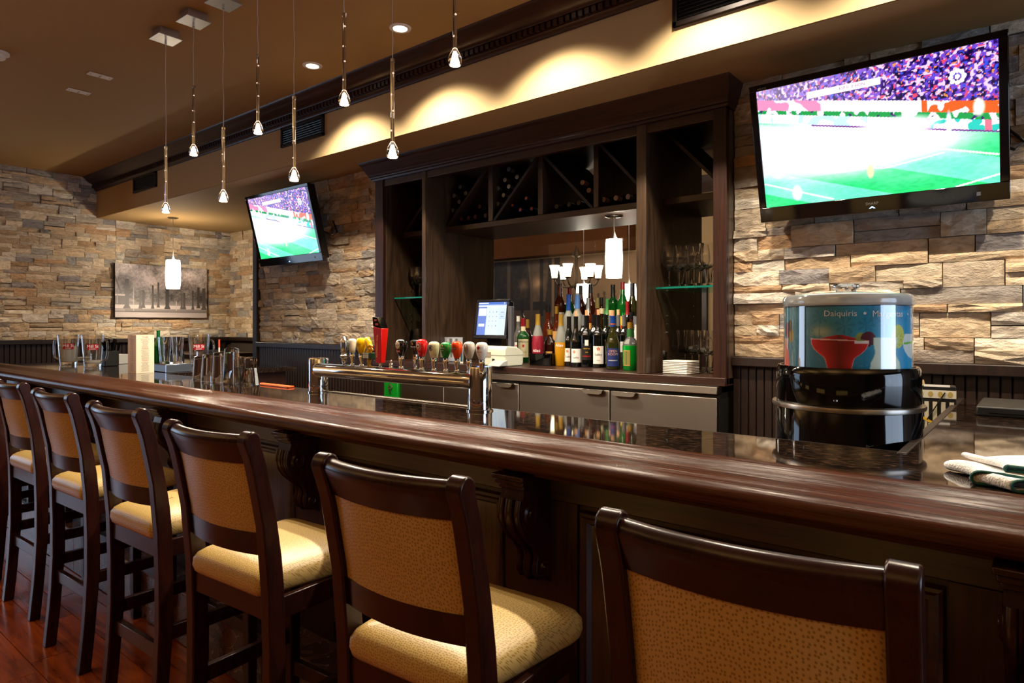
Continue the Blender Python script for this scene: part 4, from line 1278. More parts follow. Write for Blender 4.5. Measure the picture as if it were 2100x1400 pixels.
# on the stepped riser
B('tall amber whisky bottle with white label under the dining room chandelier', 1148, 582, 3.70, RISER2, 23, 'tall', AMBER, CAP_K, cap_from=.97, labels=((LAB_W, .0, .42, .9, 0), (GOLD, .03, .05, .8, 0)))
B('green bottle with red cap behind the frosted vodkas', 1168, 591, 3.74, RISER2, 20, 'whisky', GREEN_B, CAP_R, cap_from=.86)
B('frosted vodka bottle with solid blue neck', 1166, 604, 3.58, RISER1, 22, 'frosted', FROST, CAP_B, cap_from=.70, labels=((RED, .05, .18, .8, -.5),))
B('frosted vodka bottle with blue strip on clear neck', 1184, 601, 3.60, RISER1, 24, 'frosted', FROST, None, foil=(M('pale_blue_strip', '#4a76b8', .4), .72, .97))
B('amber bottle with black stopper beside the frosted vodkas', 1191, 586, 3.74, RISER2, 20, 'tall', AMBER, CAP_K, cap_from=.82)
B('amber bottle with bright silver cap and tan label', 1206, 611, 3.59, RISER1, 19, 'tall', AMBER, CAP_S, cap_from=.70, labels=((LAB_T, .2, .5, .9, 0),))
B('tall amber bottle with black stopper in the middle of the riser', 1211, 583, 3.72, RISER2, 22, 'tall', AMBER, CAP_K, cap_from=.82)
B('amber bottle with olive cap behind the corked wine', 1225, 611, 3.59, RISER1, 22, 'scotch', AMBER, M('olive_cap', '#5a5226', .4), cap_from=.80)
B('short bottle with dark cap next to green canister', 1233, 610, 3.66, RISER2, 18, 'scotch', AMBER_D, CAP_K, cap_from=.80, labels=((CREAM, .55, .70, .9, 0),))
B('green round bottle with plain green neck band', 1245, 613, 3.60, RISER1, 18, 'bordeaux', GREEN, LAB_G, cap_from=.60)
B('green bottle with dark cap on top of the riser', 1257, 584, 3.70, RISER2, 22, 'bordeaux', GREEN, CAP_K, cap_from=.76)
B('green bottle with red cap and yellow label on riser', 1277, 579, 3.68, RISER2, 23, 'tall', GREEN_B, CAP_R, cap_from=.86, labels=((LAB_Y, .02, .34, .85, 0), (RED, .10, .16, .35, 0)))
B('bottle with dark red capsule between green and olive bottles', 1287, 618, 3.60, RISER1, 20, 'bordeaux', WINE, CAP_R, cap_from=.72, **WL)
B('tall dark olive bottle with black capsule at the upright', 1297, 581, 3.66, RISER2, 24, 'burgundy', OLIVE, CAP_K, cap_from=.74, **WL)
B('round dark bottle with black stopper above the green liqueur', 1296, 640, 3.55, RISER1, 24, 'squat', AMBER_D, CAP_K, cap_from=.84)
B('opaque white rum bottle behind the green liqueur', 1306, 650, 3.38, SZ, 22, 'tall', OPAQUE_W, CAP_S, cap_from=.86)

# bottles lying in the wine rack
def rack_bottle(kind):
    body, caps, ring = {'silver': (WINE, CAP_S, M('grey_ring', '#6a6a70', .4, .5)), 'red': (WINE, M('dull_red_capsule', '#4a1216', .4), None), 'blue': (WINE, M('navy_capsule', '#101a3c', .3), ORANGE), 'dark': (WINE, M('bronze_capsule', '#3a3026', .3, .6), None), 'pale': (WINE, M('pink_capsule', '#c6a9a2', .45), M('pale_ring', '#8a746e', .45))}[kind]
    prof = [(r * .036, .03 + (1 - h) * .28) for r, h in SHAPES['bordeaux']]
    mb = MB(); mb.m = Matrix.Rotation(-PI / 2, 4, 'X')
    mb.lathe(prof, 20)
    o = link('rack_wine_bottle', mesh('rack_wine_bottle', mb, body, 50))
    o['category'] = 'wine bottle'
    o['group'] = 'wine bottles lying in the rack'
    c = MB(); c.m = Matrix.Rotation(-PI / 2, 4, 'X')
    c.lathe([(.0135, .09), (.0142, .034), (.0150, .028), (.0140, .026), (.0105, .0255)], 16, caps=False).lathe([(.0105, .0256), (0, .0256)], 16, caps=False)
    part('capsule', c, caps, o, smooth=40)
    if ring:
        c = MB(); c.m = Matrix.Rotation(-PI / 2, 4, 'X'); c.lathe([(.0085, .0245), (.0055, .0245)] if kind != 'blue' else [(.0085, .0245), (0, .0245)], 14, caps=False)
        part('capsule_disc', c, ring, o)
    return o
RB = [('silver', [(943, 383), (930.5, 401), (954, 396), (941, 413.5), (928, 431)], 'silver-capped wine bottle above the slat in the bay by the register side'),
      ('red', [(945, 449), (960, 447), (974, 444), (995, 442), (983, 423.5)], 'red-capped wine bottle under the slat in the bay by the register side'),
      ('silver', [(1042.6, 346.7), (1059.6, 362.4), (1035, 368.3), (1043, 382), (1020.7, 386), (1032, 400), (1020, 418)], 'silver-capped wine bottle above the slat of the second rack bay'),
      ('blue', [(1079, 406), (1050.7, 420.7), (1067, 429.7), (1090, 427.6), (1033, 434.7)], 'orange-tipped navy-capped wine bottle in the second rack bay'),
      ('dark', [(1141, 423), (1166.4, 419), (1186.4, 415.7)], 'dark bronze-capped wine bottle in the third rack bay'),
      ('pale', [(1194, 374), (1207, 390)], 'pale-capped wine bottle resting on the slat of third rack bay'),
      ('pale', [(1237, 409), (1262.6, 405.7), (1287.4, 403)], 'pale-capped wine bottle on the floor of fourth rack bay')]
for kind, pts, lab in RB:
    src = rack_bottle(kind)
    for k, (px, py) in enumerate(pts):
        p = onY(px, py, RY + .045)
        o = src if k == 0 else copy_tree(src)
        o.location = (p[0], RY + .02, max(p[2], RZ1 + .0365))
        o['label'] = lab + ', ' + ORD[k] + ' of ' + ('two', 'three', '', 'five', '', 'seven')[len(pts) - 2]

# ------------------------------------------------------------------ glassware
def wine_glass(H=.225, R=.045):
    out = [(0, 0), (.036, 0), (.036, .002), (.012, .005), (.0045, .012), (.004, .085), (.006, .092), (.020, .099), (.036, .115), (R, .140), (R * .98, .165), (R * .78, H)]
    ins = [(R * .78 - .0016, H), (R * .98 - .0016, .165), (R - .0016, .140), (.0345, .1165), (.019, .101), (0, .0975)]
    return mesh('wine_glass', MB().lathe(out + ins, 28, caps=False), GLASS_W, 60)
def tumbler(H, r0, r1, base=.012):
    return mesh('tumbler', MB().lathe([(0, 0), (r0, 0), (r1, H), (r1 - .002, H), (r0 - .002, base), (0, base)], 20, caps=False), GLASS_W, 50)
WG = wine_glass(); RK = tumbler(.115, .020, .038, .03)
def put(name, me, label, cat, group, loc):
    o = link(name, me); o.location = loc
    return tag(o, label, cat, group)
for k, (px, Y) in enumerate(((1373, 3.26), (1394, 3.30), (1408, 3.36), (1424, 3.28), (1439, 3.36), (1452, 3.29))):
    put('wine_glass', WG, 'empty wine glass on the upper glass shelf, %s from the bottle side' % ORD[k], 'wine glass', 'wine glasses on the upper glass shelf', (bx(px, Y), Y, 1.541))
for k, (px, Y) in enumerate(((1392, 3.46), (1412, 3.50), (1430, 3.46), (1449, 3.50), (1461, 3.45))):
    put('rocks_glass', RK, 'flared rocks glass behind the shelved wine glasses, %s from the bottle side' % ORD[k], 'glass', 'rocks glasses on the upper glass shelf', (bx(px, Y), Y, 1.541))
for k, (px, Y) in enumerate(((1376, 3.42), (1391, 3.50), (1406, 3.56), (1420, 3.38), (1434, 3.48), (1449, 3.32), (1461, 3.40))):
    put('wine_glass', WG, 'empty wine glass on the cabinet counter behind napkins, %s from the bottle side' % ORD[k], 'wine glass', 'wine glasses beside the napkins', (bx(px, Y), Y, SZ))
for k, (px, Y) in enumerate(((848, 3.36), (856, 3.44), (860, 3.30))):
    put('wine_glass', WG, 'wine glass in the narrow cabinet bay on its glass shelf, %s of three' % ORD[k], 'wine glass', 'wine glasses on the narrow bay shelf', (bx(px, Y), Y, 1.541))
for k, (px, Y) in enumerate(((838, 3.36), (848, 3.46), (858, 3.34), (862, 3.48))):
    put('wine_glass', WG, 'wine glass standing low in the narrow cabinet bay, %s of four' % ORD[k], 'wine glass', 'wine glasses low in the narrow bay', (bx(px, Y), Y, SZ))
x, y, z = onZ(1356, 758, SZ)
o = put('dark_tumbler', RK, 'flared glass of dark straws beside the napkin stack', 'glass', None, (bx(1356, 3.30), 3.30, SZ))
part('contents', MB().lathe([(.016, .034), (.034, .105), (0, .108)], 16), BLACK, o, smooth=60)
# napkin stack
nx0, nx1 = bx(1362, 3.20), bx(1421, 3.20)
nap = thing('napkin_stack', 'stack of white paper napkins on the cabinet counter', 'napkins', ((nx0 + nx1) / 2, 3.22, SZ), math.radians(-8))
for k in range(8):
    w = (nx1 - nx0) / 2 * .92
    a = random.uniform(-.02, .02)
    mb = MB(); mb.m = Matrix.Rotation(a, 4, 'Z')
    mb.box(-w, w, -.05, .07, k * .0085, k * .0085 + .0075)
    part('napkin', mb, WHITE_P, nap, bev=0.003)
cad = thing('bottle_caddy', 'black oval plastic caddy holding the red liqueur bottle', 'caddy', (bx(1114, 3.33), 3.33, SZ))
ov = lambda rx, ry, z: [(rx * math.copysign(abs(math.cos(a)) ** .5, math.cos(a)), ry * math.copysign(abs(math.sin(a)) ** .5, math.sin(a)), z) for a in [2 * PI * k / 32 for k in range(32)]]
part('tray', MB().loft([ov(.086, .048, 0), ov(.088, .050, .004), ov(.088, .050, .072), ov(.085, .047, .074), ov(.084, .046, .070), ov(.084, .046, .006)], cap=False).loft([ov(.084, .046, .005), ov(.084, .046, .006)]), BLACK_G, cad, smooth=40)

# ------------------------------------------------------------------ register, printer, papers
def pos_screen(nx=110, ny=96):
    u = np.linspace(0, 1, nx)[None, :] * np.ones((ny, 1)); v = np.linspace(0, 1, ny)[:, None] * np.ones((1, nx))
    im = np.zeros((ny, nx, 3)); im[:] = (.90, .97, 1.0)
    im[(u < .31)] = (.42, .55, .88); im[v > .93] = (.30, .48, .85); im[(v > .955) & (u < .35) & (v < .985)] = (.95, .97, 1)
    im[(v > .86) & (v < .92)] = (.97, .99, 1); im[(v > .895) & (v < .93)] = (.55, .70, .95)
    im[(u > .02) & (u < .30) & (v > .58) & (v < .82)] = (1, 1, 1); im[(u > .05) & (u < .26) & (v > .26) & (v < .34)] = (1, 1, 1)
    im[(u > .73)] = im[(u > .73)] * .97
    for vy in (.69, .56):
        im[(u > .75) & (u < .96) & (np.abs(v - vy) < .05)] = (.85, .93, 1); im[(u > .75) & (u < .96) & (np.abs(v - vy + .055) < .006)] = (.6, .72, .9); im[(u > .80) & (u < .91) & (np.abs(v - vy) < .012)] = (.5, .6, .8)
    for vy in (.70, .56, .42, .28):
        for ux in (.42, .54, .66):
            im[(np.abs(u - ux) < .010) & (np.abs(v - vy) < .018)] = (.45, .6, .85)
    im[((u - .91) ** 2 + (v - .965) ** 2) < .0004] = (1, 1, 1)
    return im
pos = thing('register_terminal', 'black touch screen register with lit blue display', 'register', (bx(1003, 3.20), 3.20, SZ), math.radians(4))
w = .133; zb = bz(694, 1003, 3.20) - SZ; zt = bz(612, 1003, 3.20) - SZ
Hs = zt - zb
R_ = Matrix.Translation((0, 0, zb)) @ Matrix.Rotation(math.radians(-9), 4, 'X')
def PP(o):
    o.matrix_basis = R_ @ o.matrix_basis; return o
PP(part('bezel', MB().box(-w, w, 0, .022, 0, .024).box(-w, w, 0, .022, Hs - .018, Hs).box(-w, -w + .018, 0, .022, .024, Hs - .018).box(w - .018, w, 0, .022, .024, Hs - .018), M('navy_black_bezel', '#0b0d18', .25), pos, bev=0.003))
sc_ = link('screen', panel_mesh('screen', 2 * w - .036, Hs - .042, pos_screen(), paint_mat('lit_register_screen', 1.05, .3)), pos)
sc_.location = (0, .006, .024); PP(sc_)
PP(part('housing', MB().box(-w + .006, w - .006, .02, .065, .01, Hs - .01).loft([[(-w + .03, .065, .03), (w - .03, .065, .03), (w - .03, .065, Hs - .03), (-w + .03, .065, Hs - .03)], [(-w + .07, .125, .05), (w - .07, .125, .05), (w - .07, .125, Hs - .09), (-w + .07, .125, Hs - .09)]]), BLACK, pos, bev=0.004))
PP(lettering('⬚', .012, M_BTN, pos, (0, -.001, .012)))
part('card_reader', MB().box(w + .002, w + .028, .02, .055, .05, zb + Hs * .8), M('grey_reader', '#4a4a50', .4), pos, bev=0.004)
part('stand', MB().prism([(.02, 0), (.16, 0), (.13, .03), (.10, zb + .06), (.05, zb + .03), (.06, .04)], -.06, .06, 'x'), BLACK, pos, bev=0.004)
prn = thing('receipt_printer', 'pale beige receipt printer in front of the register', 'printer', (bx(1031, 3.15), 3.15, SZ), math.radians(-6))
part('case', MB().prism([(-.075, 0), (.075, 0), (.085, .02), (.085, .085), (.03, .118), (-.06, .125), (-.078, .105), (-.078, .06)], -.098, .098, 'x'), BEIGE, prn, bev=0.006)
part('lid_seam', MB().box(-.099, .099, -.080, .086, .066, .0685), M('beige_shadow_gap', '#7d8074', .6), prn)
part('slot', MB().box(-.075, -.025, -.081, -.076, .055, .085), M('tan_slot', '#8a8070', .6), prn)
part('power_switch', MB().box(-.012, .008, -.081, -.075, .030, .045), BLACK, prn)
part('paper_tray', MB().prism([(-.135, .004), (-.06, .004), (-.06, .040), (-.095, .030)], .0, .105, 'x'), M('grey_tray', '#a8aca8', .35), prn, bev=0.003)
# acrylic menu frames
fr1 = thing('acrylic_sign_holder', 'clear acrylic sign holder with beige card behind the tap handles', 'sign holder', (bx(897, 3.22), 3.22, SZ), math.radians(-4))
part('frame', MB().box(-.085, .085, 0, .003, 0, .155), ACRYLIC, fr1)
part('card', MB().box(-.035, .06, .004, .006, .03, .110), M('beige_card', '#b3a078', .7), fr1)
part('foot', MB().box(-.085, .085, -.03, .05, 0, .003), ACRYLIC, fr1)
lettering('CASH', .016, INK, fr1, (.0, .0035, .085))
fr2 = thing('silver_bucket_flyer', 'grey flyer in a stand with a silver ice bucket picture', 'flyer', (bx(929, 3.27), 3.27, SZ), math.radians(3))
def flyer(nx=60, ny=56):
    u = np.linspace(0, 1, nx)[None, :] * np.ones((ny, 1)); v = np.linspace(0, 1, ny)[:, None] * np.ones((1, nx))
    im = np.zeros((ny, nx, 3)); im[:] = (.62, .64, .68)
    hw = .16 + .14 * v
    m = (np.abs(u - .46) < hw) & (v > .15) & (v < .94)
    sh = .55 + .4 * np.sin((u - .46) / hw * 6) * .5
    im[m] = np.stack([sh, sh * 1.02, sh * 1.05], -1)[m]
    im[(((u - .5) / .16) ** 2 + ((v - .42) / .08) ** 2) < 1] = (.22, .20, .14)
    return im
o = link('print', panel_mesh('print', .175, .165, flyer(), paint_mat('flyer_print', 0, .35)), fr2); o.location = (0, 0, .004)
part('stand', MB().box(-.09, .09, .001, .006, 0, .172).box(-.07, .07, -.03, .04, 0, .003), ACRYLIC, fr2)
fr3 = thing('tent_card', 'small white and teal tent card beside the register', 'card', (bx(946, 3.17), 3.17, SZ), math.radians(-10))
part('card', MB().box(-.018, .018, 0, .002, 0, .112), WHITE_P, fr3)
part('teal_panel', MB().box(-.010, .016, -.0008, 0, .01, .105), M('teal_print', '#134a5c', .5), fr3)

# ================================================================== BEER TOWER AND TAP HANDLES
tow = thing('beer_tower', 'chrome double-column beer tower with a horizontal tube on the bar', 'beer tower', (0, 0, HB))
TY = 1.625
xl, xr = onY(653, 760, 1.668)[0], onY(986, 790, 1.655)[0]
for x, yy, zt in ((xl, 1.668, .148), (xr, 1.650, .149)):
    part('column', MB().lathe([(.046, 0), (.046, .005), (.0415, .007), (.0415, zt - .004), (.0395, zt), (0, zt)], 40, cx=x, cy=yy), CHROME, tow, smooth=35)
x0 = onY(649, 755, TY)[0]
tb = MB(); tb.m = Matrix.Translation((0, TY, .101)) @ Matrix.Rotation(PI / 2, 4, 'Y')
tb.lathe([(0, x0), (.020, x0 + .001), (.027, x0 + .008), (.029, x0 + .018), (.029, xr)], 32)
part('tube', tb, CHROME, tow, smooth=35)
part('drain_edge', MB().box(xl + .04, xr - .04, 1.690, 1.716, 0, .004), STEEL_H, tow, bev=0.001)
TOPZ = HB + .128
TAPB = [(.30, 0), (.42, .02), (.55, .10), (.78, .30), (.95, .52), (1.0, .70), (.93, .85), (.72, .95), (.40, .99), (0, 1)]
def surf_patch(prof, pts, ang0, off=.0008):
    """polygon pts (arc length, height) laid on the lathe surface around ang0"""
    mb = MB(); vs = []
    for s, h in pts:
        r = rad_at(prof, h) + off
        vs.append((r * math.cos(ang0 + s / r), r * math.sin(ang0 + s / r), h))
    cxx = sum(p[0] for p in pts) / len(pts); czz = sum(p[1] for p in pts) / len(pts)
    r = rad_at(prof, czz) + off * 1.6
    vs.append((r * math.cos(ang0 + cxx / r), r * math.sin(ang0 + cxx / r), czz))
    n = len(pts)
    return mb.add(vs, [(i, (i + 1) % n, n) for i in range(n)])
def ell(cz, a, b, n=24, cs=0, a0=0, a1=2 * PI):
    return [(cs + a * math.cos(a0 + (a1 - a0) * k / n), cz + b * math.sin(a0 + (a1 - a0) * k / n)) for k in range(n + (0 if a1 - a0 > 6.2 else 1))]
def ferrule(o, h, r=.011, mat=CHROME):
    part('ferrule', MB().lathe([(.0085, 0), (.0085, h * .15), (.0055, h * .22), (.0075, h * .45), (r * .95, h * .72), (r, h * .78), (r * .86, h * .82), (r * .90, h * 1.02), (0, h * 1.02)], 18), mat, o, smooth=50)
def tap(label, px, top, mid, col, wpx, Y=TY, prof=TAPB, base=None):
    x, _, zt = onY(px, top, Y)
    zm = onY(px, mid, Y)[2]
    zb = TOPZ if base is None else base
    d = -_s * x + _c * Y
    R = wpx / F * d / 2
    o = thing('beer_tap', label, 'beer tap', (x, Y, zb), 0, 'tap handles on the beer tower')
    ferrule(o, zm - zb)
    m = M('tap_paint', col, .12, coat=.8) if isinstance(col, (str, tuple)) else col
    p = [(r * R, (zm - zb) + h * (zt - zm)) for r, h in prof]
    b = part('handle_body', MB().lathe(p, 28), m, o, smooth=60)
    return o, b, p, (zm - zb), zt - zm
A0 = -PI / 2 + .12
def badge(b, p, cz, a, bb, mat, off=.0008, cs=0, name='badge', **k):
    o = link(name, mesh(name, surf_patch(p, ell(cz, a, bb, cs=cs, **k), A0, off), mat, 60), b)
    return o
def words_on(b, p, s, size, mat, h, off=0.0, xs=1.0):
    lettering(s, size, mat, b, (0, 0, h), bend=(rad_at(p, h) + .0016, A0 + off), xs=xs)

SILV = [(.40, 0), (1.0, .10), (1.05, .17), (.66, .22), (.64, .30), (.86, .36), (.88, .82), (.72, .86), (.45, .95), (.15, 1), (0, 1)]
o, b, p, z0, h = tap('polished silver bullet-shaped tap handle at the far end of the tower', 706, 689, 737, M('tap_pewter', '#b9b9b4', .22, 1.0), 17, prof=SILV)
for a in (-.9, .9):
    link('side_badge', mesh('side_badge', surf_patch(p, ell(z0 + .6 * h, .004, .016), A0 + a), M('navy_badge', '#20264a', .4), 60), b)
o, b, p, z0, h = tap('off-white tap handle with hidden green badge, second from the far end', 722.5, 694, 724, '#d9d4c8', 16, prof=[(.55, 0), (.70, .05), (.85, .4), (1, .8), (.94, .93), (.6, .99), (0, 1)])
badge(b, p, z0 + .55 * h, .005, .010, M('green_badge', '#2f7a3c', .4), cs=-.008)
o, b, p, z0, h = tap('glossy yellow rounded tap handle with small dark script', 741, 692, 726, '#e8b800', 22)
words_on(b, p, 'Canadian', .0075, INK, z0 + .62 * h, .15); words_on(b, p, 'premium', .005, INK, z0 + .52 * h, .15)
# sculpted yellow figure on a green plinth
x, _, zt = onY(757, 688, TY)
t = thing('beer_tap', 'sculpted yellow figure tap handle on a green plinth', 'beer tap', (x, TY, TOPZ), 0, 'tap handles on the beer tower')
YEL = M('yellow_figure', '#e8b90a', .25, coat=.5)
GRN = M('green_plinth', '#123f22', .3)
ferrule(t, .034, .009, GOLD)
part('plinth', MB().box(-.022, .022, -.014, .020, .032, .054), GRN, t, bev=0.002)
part('sign', MB().box(-.020, .012, -.0155, -.013, .0335, .0525), M('cream_sign', '#e6dfcb', .5), t)
lettering('CREAM', .0088, INK, t, (-.004, -.0160, .0475)); lettering('ALE', .0088, INK, t, (-.004, -.0160, .0385))
fg = MB()
fg.tube([(-.004, 0, .054), (.004, 0, .066), (.001, 0, .080), (-.006, 0, .094), (-.012, 0, .106), (-.020, 0, .108)], [.010, .012, .013, .013, .012, .007], 12)
fg.tube([(.002, -.004, .078), (.016, -.008, .084), (.030, -.006, .078)], [.006, .006, .003], 8)
fg.tube([(.004, -.002, .066), (.018, -.008, .070), (.030, -.004, .064)], [.006, .007, .004], 8)
fg.tube([(-.006, -.004, .056), (-.012, -.008, .058)], [.004, .003], 6)
part('figure', fg, YEL, t, smooth=60)
part('eye', MB().lathe([(.0038, 0), (0, .0015)], 12, cx=-.013, cy=-.013, cz=.101), M('dark_eye', '#1a1a22', .1), t)
# tall red tapered paddle
x, _, zt = onY(779, 670, TY); zb_ = onY(782, 744, TY)[2]; zc = onY(778, 651, TY)[2]
t = thing('beer_tap', 'tall red tapered tap handle with yellow lettering and black top', 'beer tap', (x + .004, TY, TOPZ), 0, 'tap handles on the beer tower')
ferrule(t, zb_ - TOPZ + .004, .007)
REDT = M('red_tap', '#d8150c', .3, coat=.3)
a, c = zb_ - TOPZ, zt - TOPZ
def sq(w, d, z, sl=0):
    return [(-w, -d, z + sl), (w, -d, z - sl), (w, d, z - sl), (-w, d, z + sl)]
part('paddle', MB().loft([sq(.0150, .011, a), sq(.0255, .017, c - .002, .004)]), REDT, t, bev=0.002)
part('cap_block', MB().loft([sq(.0245, .0165, c - .002, .004), [(-.027, -.018, c + .038), (.000, -.018, c + .036), (.000, .018, c + .036), (-.027, .018, c + .038)]]), BLACK_G, t, bev=0.001)
part('cap_emblem', MB().box(-.008, .006, -.0192, -.0165, c + .006, c + .014).box(-.014, -.002, -.0192, -.0170, c + .022, c + .029), M('raspberry_emblem', '#b0402a', .4), t)
lettering('RASPBERRY WHEAT', .0112, M('yellow_ink', '#f0c83a', .5), t, (-.001, -.0158, a + (c - a) * .52), rot=(-.03, -PI / 2 + .04, 0))
# bare knob
x = onY(802, 745, TY)[0]
t = thing('tap_stub', 'small bare chrome tap stub without a handle', 'tap', (x, TY, TOPZ))
part('stub', MB().lathe([(.008, 0), (.008, .004), (.006, .006), (.0075, .012), (.006, .018), (.003, .021), (.0042, .026), (.002, .030), (0, .031)], 16), CHROME, t, smooth=50)
o, b, p, z0, h = tap('black tap handle with cream oval badge and red tag', 823, 695, 730, '#0b0b0b', 25)
badge(b, p, z0 + .66 * h, .0110, .0135, M('cream_badge', '#d8d2be', .4)); words_on(b, p, 'Waterloo', .0048, INK, z0 + .66 * h)
link('tag', mesh('tag', surf_patch(p, [(-.009, z0 + .20 * h), (.009, z0 + .20 * h), (.008, z0 + .37 * h), (-.008, z0 + .37 * h)], A0), M('tag_red', '#b02030', .4), 60), b)
words_on(b, p, 'DARK', .006, WHITE_INK, z0 + .29 * h)
o, b, p, z0, h = tap('slim black stout tap handle with gold mark behind the red one', 852, 696, 727, '#0a0a0a', 20, Y=TY + .055, base=TOPZ - .012, prof=[(.5, 0), (.6, .05), (.75, .4), (1, .8), (.94, .93), (.6, .99), (0, 1)])
badge(b, p, z0 + .72 * h, .003, .005, GOLD_INK); words_on(b, p, 'GUINNESS', .0052, WHITE_INK, z0 + .52 * h)
o, b, p, z0, h = tap('red tap handle with round white ring badge', 865, 695, 732, '#d01018', 24)
badge(b, p, z0 + .62 * h, .0115, .0150, WHITE_INK); badge(b, p, z0 + .62 * h, .0105, .0138, M('ring_red', '#c01018', .3), .0011); badge(b, p, z0 + .62 * h, .0072, .0095, M('ring_cream', '#e6dccb', .4), .0014)
badge(b, p, z0 + .60 * h, .003, .004, INK, .0018); words_on(b, p, 'Red', .008, M('pink_ink', '#f0a0a0', .4), z0 + .22 * h)
o, b, p, z0, h = tap('cream tap handle with grey letter C badge', 890, 700, 734, '#e6d9b4', 23, prof=[(.62, 0), (.70, .04), (.92, .5), (1, .75), (.95, .88), (.7, .97), (.3, 1), (0, 1)])
ring = ell(z0 + .62 * h, .0125, .0105, 20, -.002, .75, 2 * PI - .75) + ell(z0 + .62 * h, .0085, .0062, 20, -.002, .75, 2 * PI - .75)[::-1]
mb = MB(); n = 21
vs = []
for s, hh in ring:
    r = rad_at(p, hh) + .001; vs.append((r * math.cos(A0 + s / r), r * math.sin(A0 + s / r), hh))
mb.add(vs, [(i, i + 1, len(ring) - 2 - i, len(ring) - 1 - i) for i in range(n - 1)])
link('badge', mesh('badge', mb, M('slate_badge', '#6c7080', .3), 60), b)
badge(b, p, z0 + .62 * h, .006, .005, M('bear_brown', '#3a2c1c', .5), cs=-.003)
o, b, p, z0, h = tap('green tap handle with red star and white lettering', 914, 701, 735, '#0c8a3a', 23)
badge(b, p, z0 + .60 * h, .0105, .0185, M('deep_green', '#0a7430', .3))
star = [((.0042 if k % 2 == 0 else .0018) * math.sin(PI * k / 5), z0 + .78 * h + (.0042 if k % 2 == 0 else .0018) * math.cos(PI * k / 5)) for k in range(10)]
link('star', mesh('star', surf_patch(p, star, A0, .0012), M('star_red', '#e0202a', .4), 60), b)
link('band', mesh('band', surf_patch(p, [(-.0105, z0 + .60 * h), (.0105, z0 + .60 * h), (.0105, z0 + .68 * h), (-.0105, z0 + .68 * h)], A0, .0011), M('band_black', '#401818', .4), 60), b)
words_on(b, p, 'Heineken', .0050, WHITE_INK, z0 + .64 * h); words_on(b, p, 'BEER', .0045, WHITE_INK, z0 + .50 * h)
o, b, p, z0, h = tap('orange tap handle with dark diamond crest', 937, 699.5, 736, '#e8480c', 23.5)
badge(b, p, z0 + .60 * h, .0100, .018, M('deep_orange', '#dc3608', .3))
link('crest', mesh('crest', surf_patch(p, [(-.008, z0 + .60 * h), (0, z0 + .34 * h), (.008, z0 + .60 * h), (0, z0 + .86 * h)], A0, .0011), M('crest_red', '#b03a28', .4), 60), b)
link('band', mesh('band', surf_patch(p, [(-.0115, z0 + .54 * h), (.0115, z0 + .54 * h), (.0095, z0 + .66 * h), (-.0095, z0 + .66 * h)], A0, .0014), BLACK, 60), b)
words_on(b, p, 'RICKARDS', .0042, WHITE_INK, z0 + .60 * h)
o, b, p, z0, h = tap('grey and white tap handle with silver oval and red lettering', 962, 700, 737, '#c9c6c0', 25)
badge(b, p, z0 + .58 * h, .0105, .0185, M('grey_oval', '#9a948e', .3)); words_on(b, p, 'Coors', .0080, M('coral_ink', '#d0453c', .4), z0 + .66 * h); words_on(b, p, 'LIGHT', .0065, M('dark_grey_ink', '#4a4a50', .4), z0 + .54 * h)
o, b, p, z0, h = tap('white tap handle with red maple leaf next to the column', 988, 701, 739, '#ece9e2', 26)
lf = [(0, 1.0), (.18, .66), (.40, .74), (.34, .30), (.62, .52), (.72, .38), (1.0, .38), (.84, .10), (.94, -.02), (.46, -.40), (.50, -.58), (.06, -.50), (.05, -1.0), (-.05, -1.0), (-.06, -.50), (-.50, -.58), (-.46, -.40), (-.94, -.02), (-.84, .10), (-1.0, .38), (-.72, .38), (-.62, .52), (-.34, .30), (-.40, .74), (-.18, .66)]
link('maple_leaf', mesh('maple_leaf', surf_patch(p, [(x_ * .0075, z0 + .68 * h + y_ * .0078) for x_, y_ in lf], A0, .001), M('leaf_red', '#b3171f', .4), 60), b)
words_on(b, p, 'CANADIAN', .0052, M('leaf_ink', '#d05a50', .4), z0 + .46 * h)

# green wall opener hanging on the cooler's end
x0_, x1_ = onY(787, 800, 3.015)[0], onY(815, 800, 3.015)[0]
zt = onY(800, 783, 3.015)[2]
t = thing('bottle_opener_plaque', 'green plaque with chrome bottle opener by the cooler end', 'bottle opener', ((x0_ + x1_) / 2, 3.034, zt - .14))
part('plaque', MB().box(-(x1_ - x0_) / 2, (x1_ - x0_) / 2, -.019, .045, 0, .14), M('green_plaque', '#08761c', .3), t, bev=0.006)
op = MB(); op.tube([(-.020, -.024, .105), (0, -.028, .128), (.022, -.024, .108), (.016, -.030, .094), (-.012, -.030, .098)], .004, 8, closed=True)
op.box(-.012, .016, -.032, -.026, .092, .104); op.box(-.005, .007, -.027, -.019, .060, .094)
part('opener', op, CHROME, t, smooth=50)
part('screw', MB().lathe([(.005, 0), (0, .003)], 10, cy=-.024, cz=.066), CHROME_D, t)
lettering('Moosehead', .018, WHITE_INK, t, (.004, -.0196, .018))

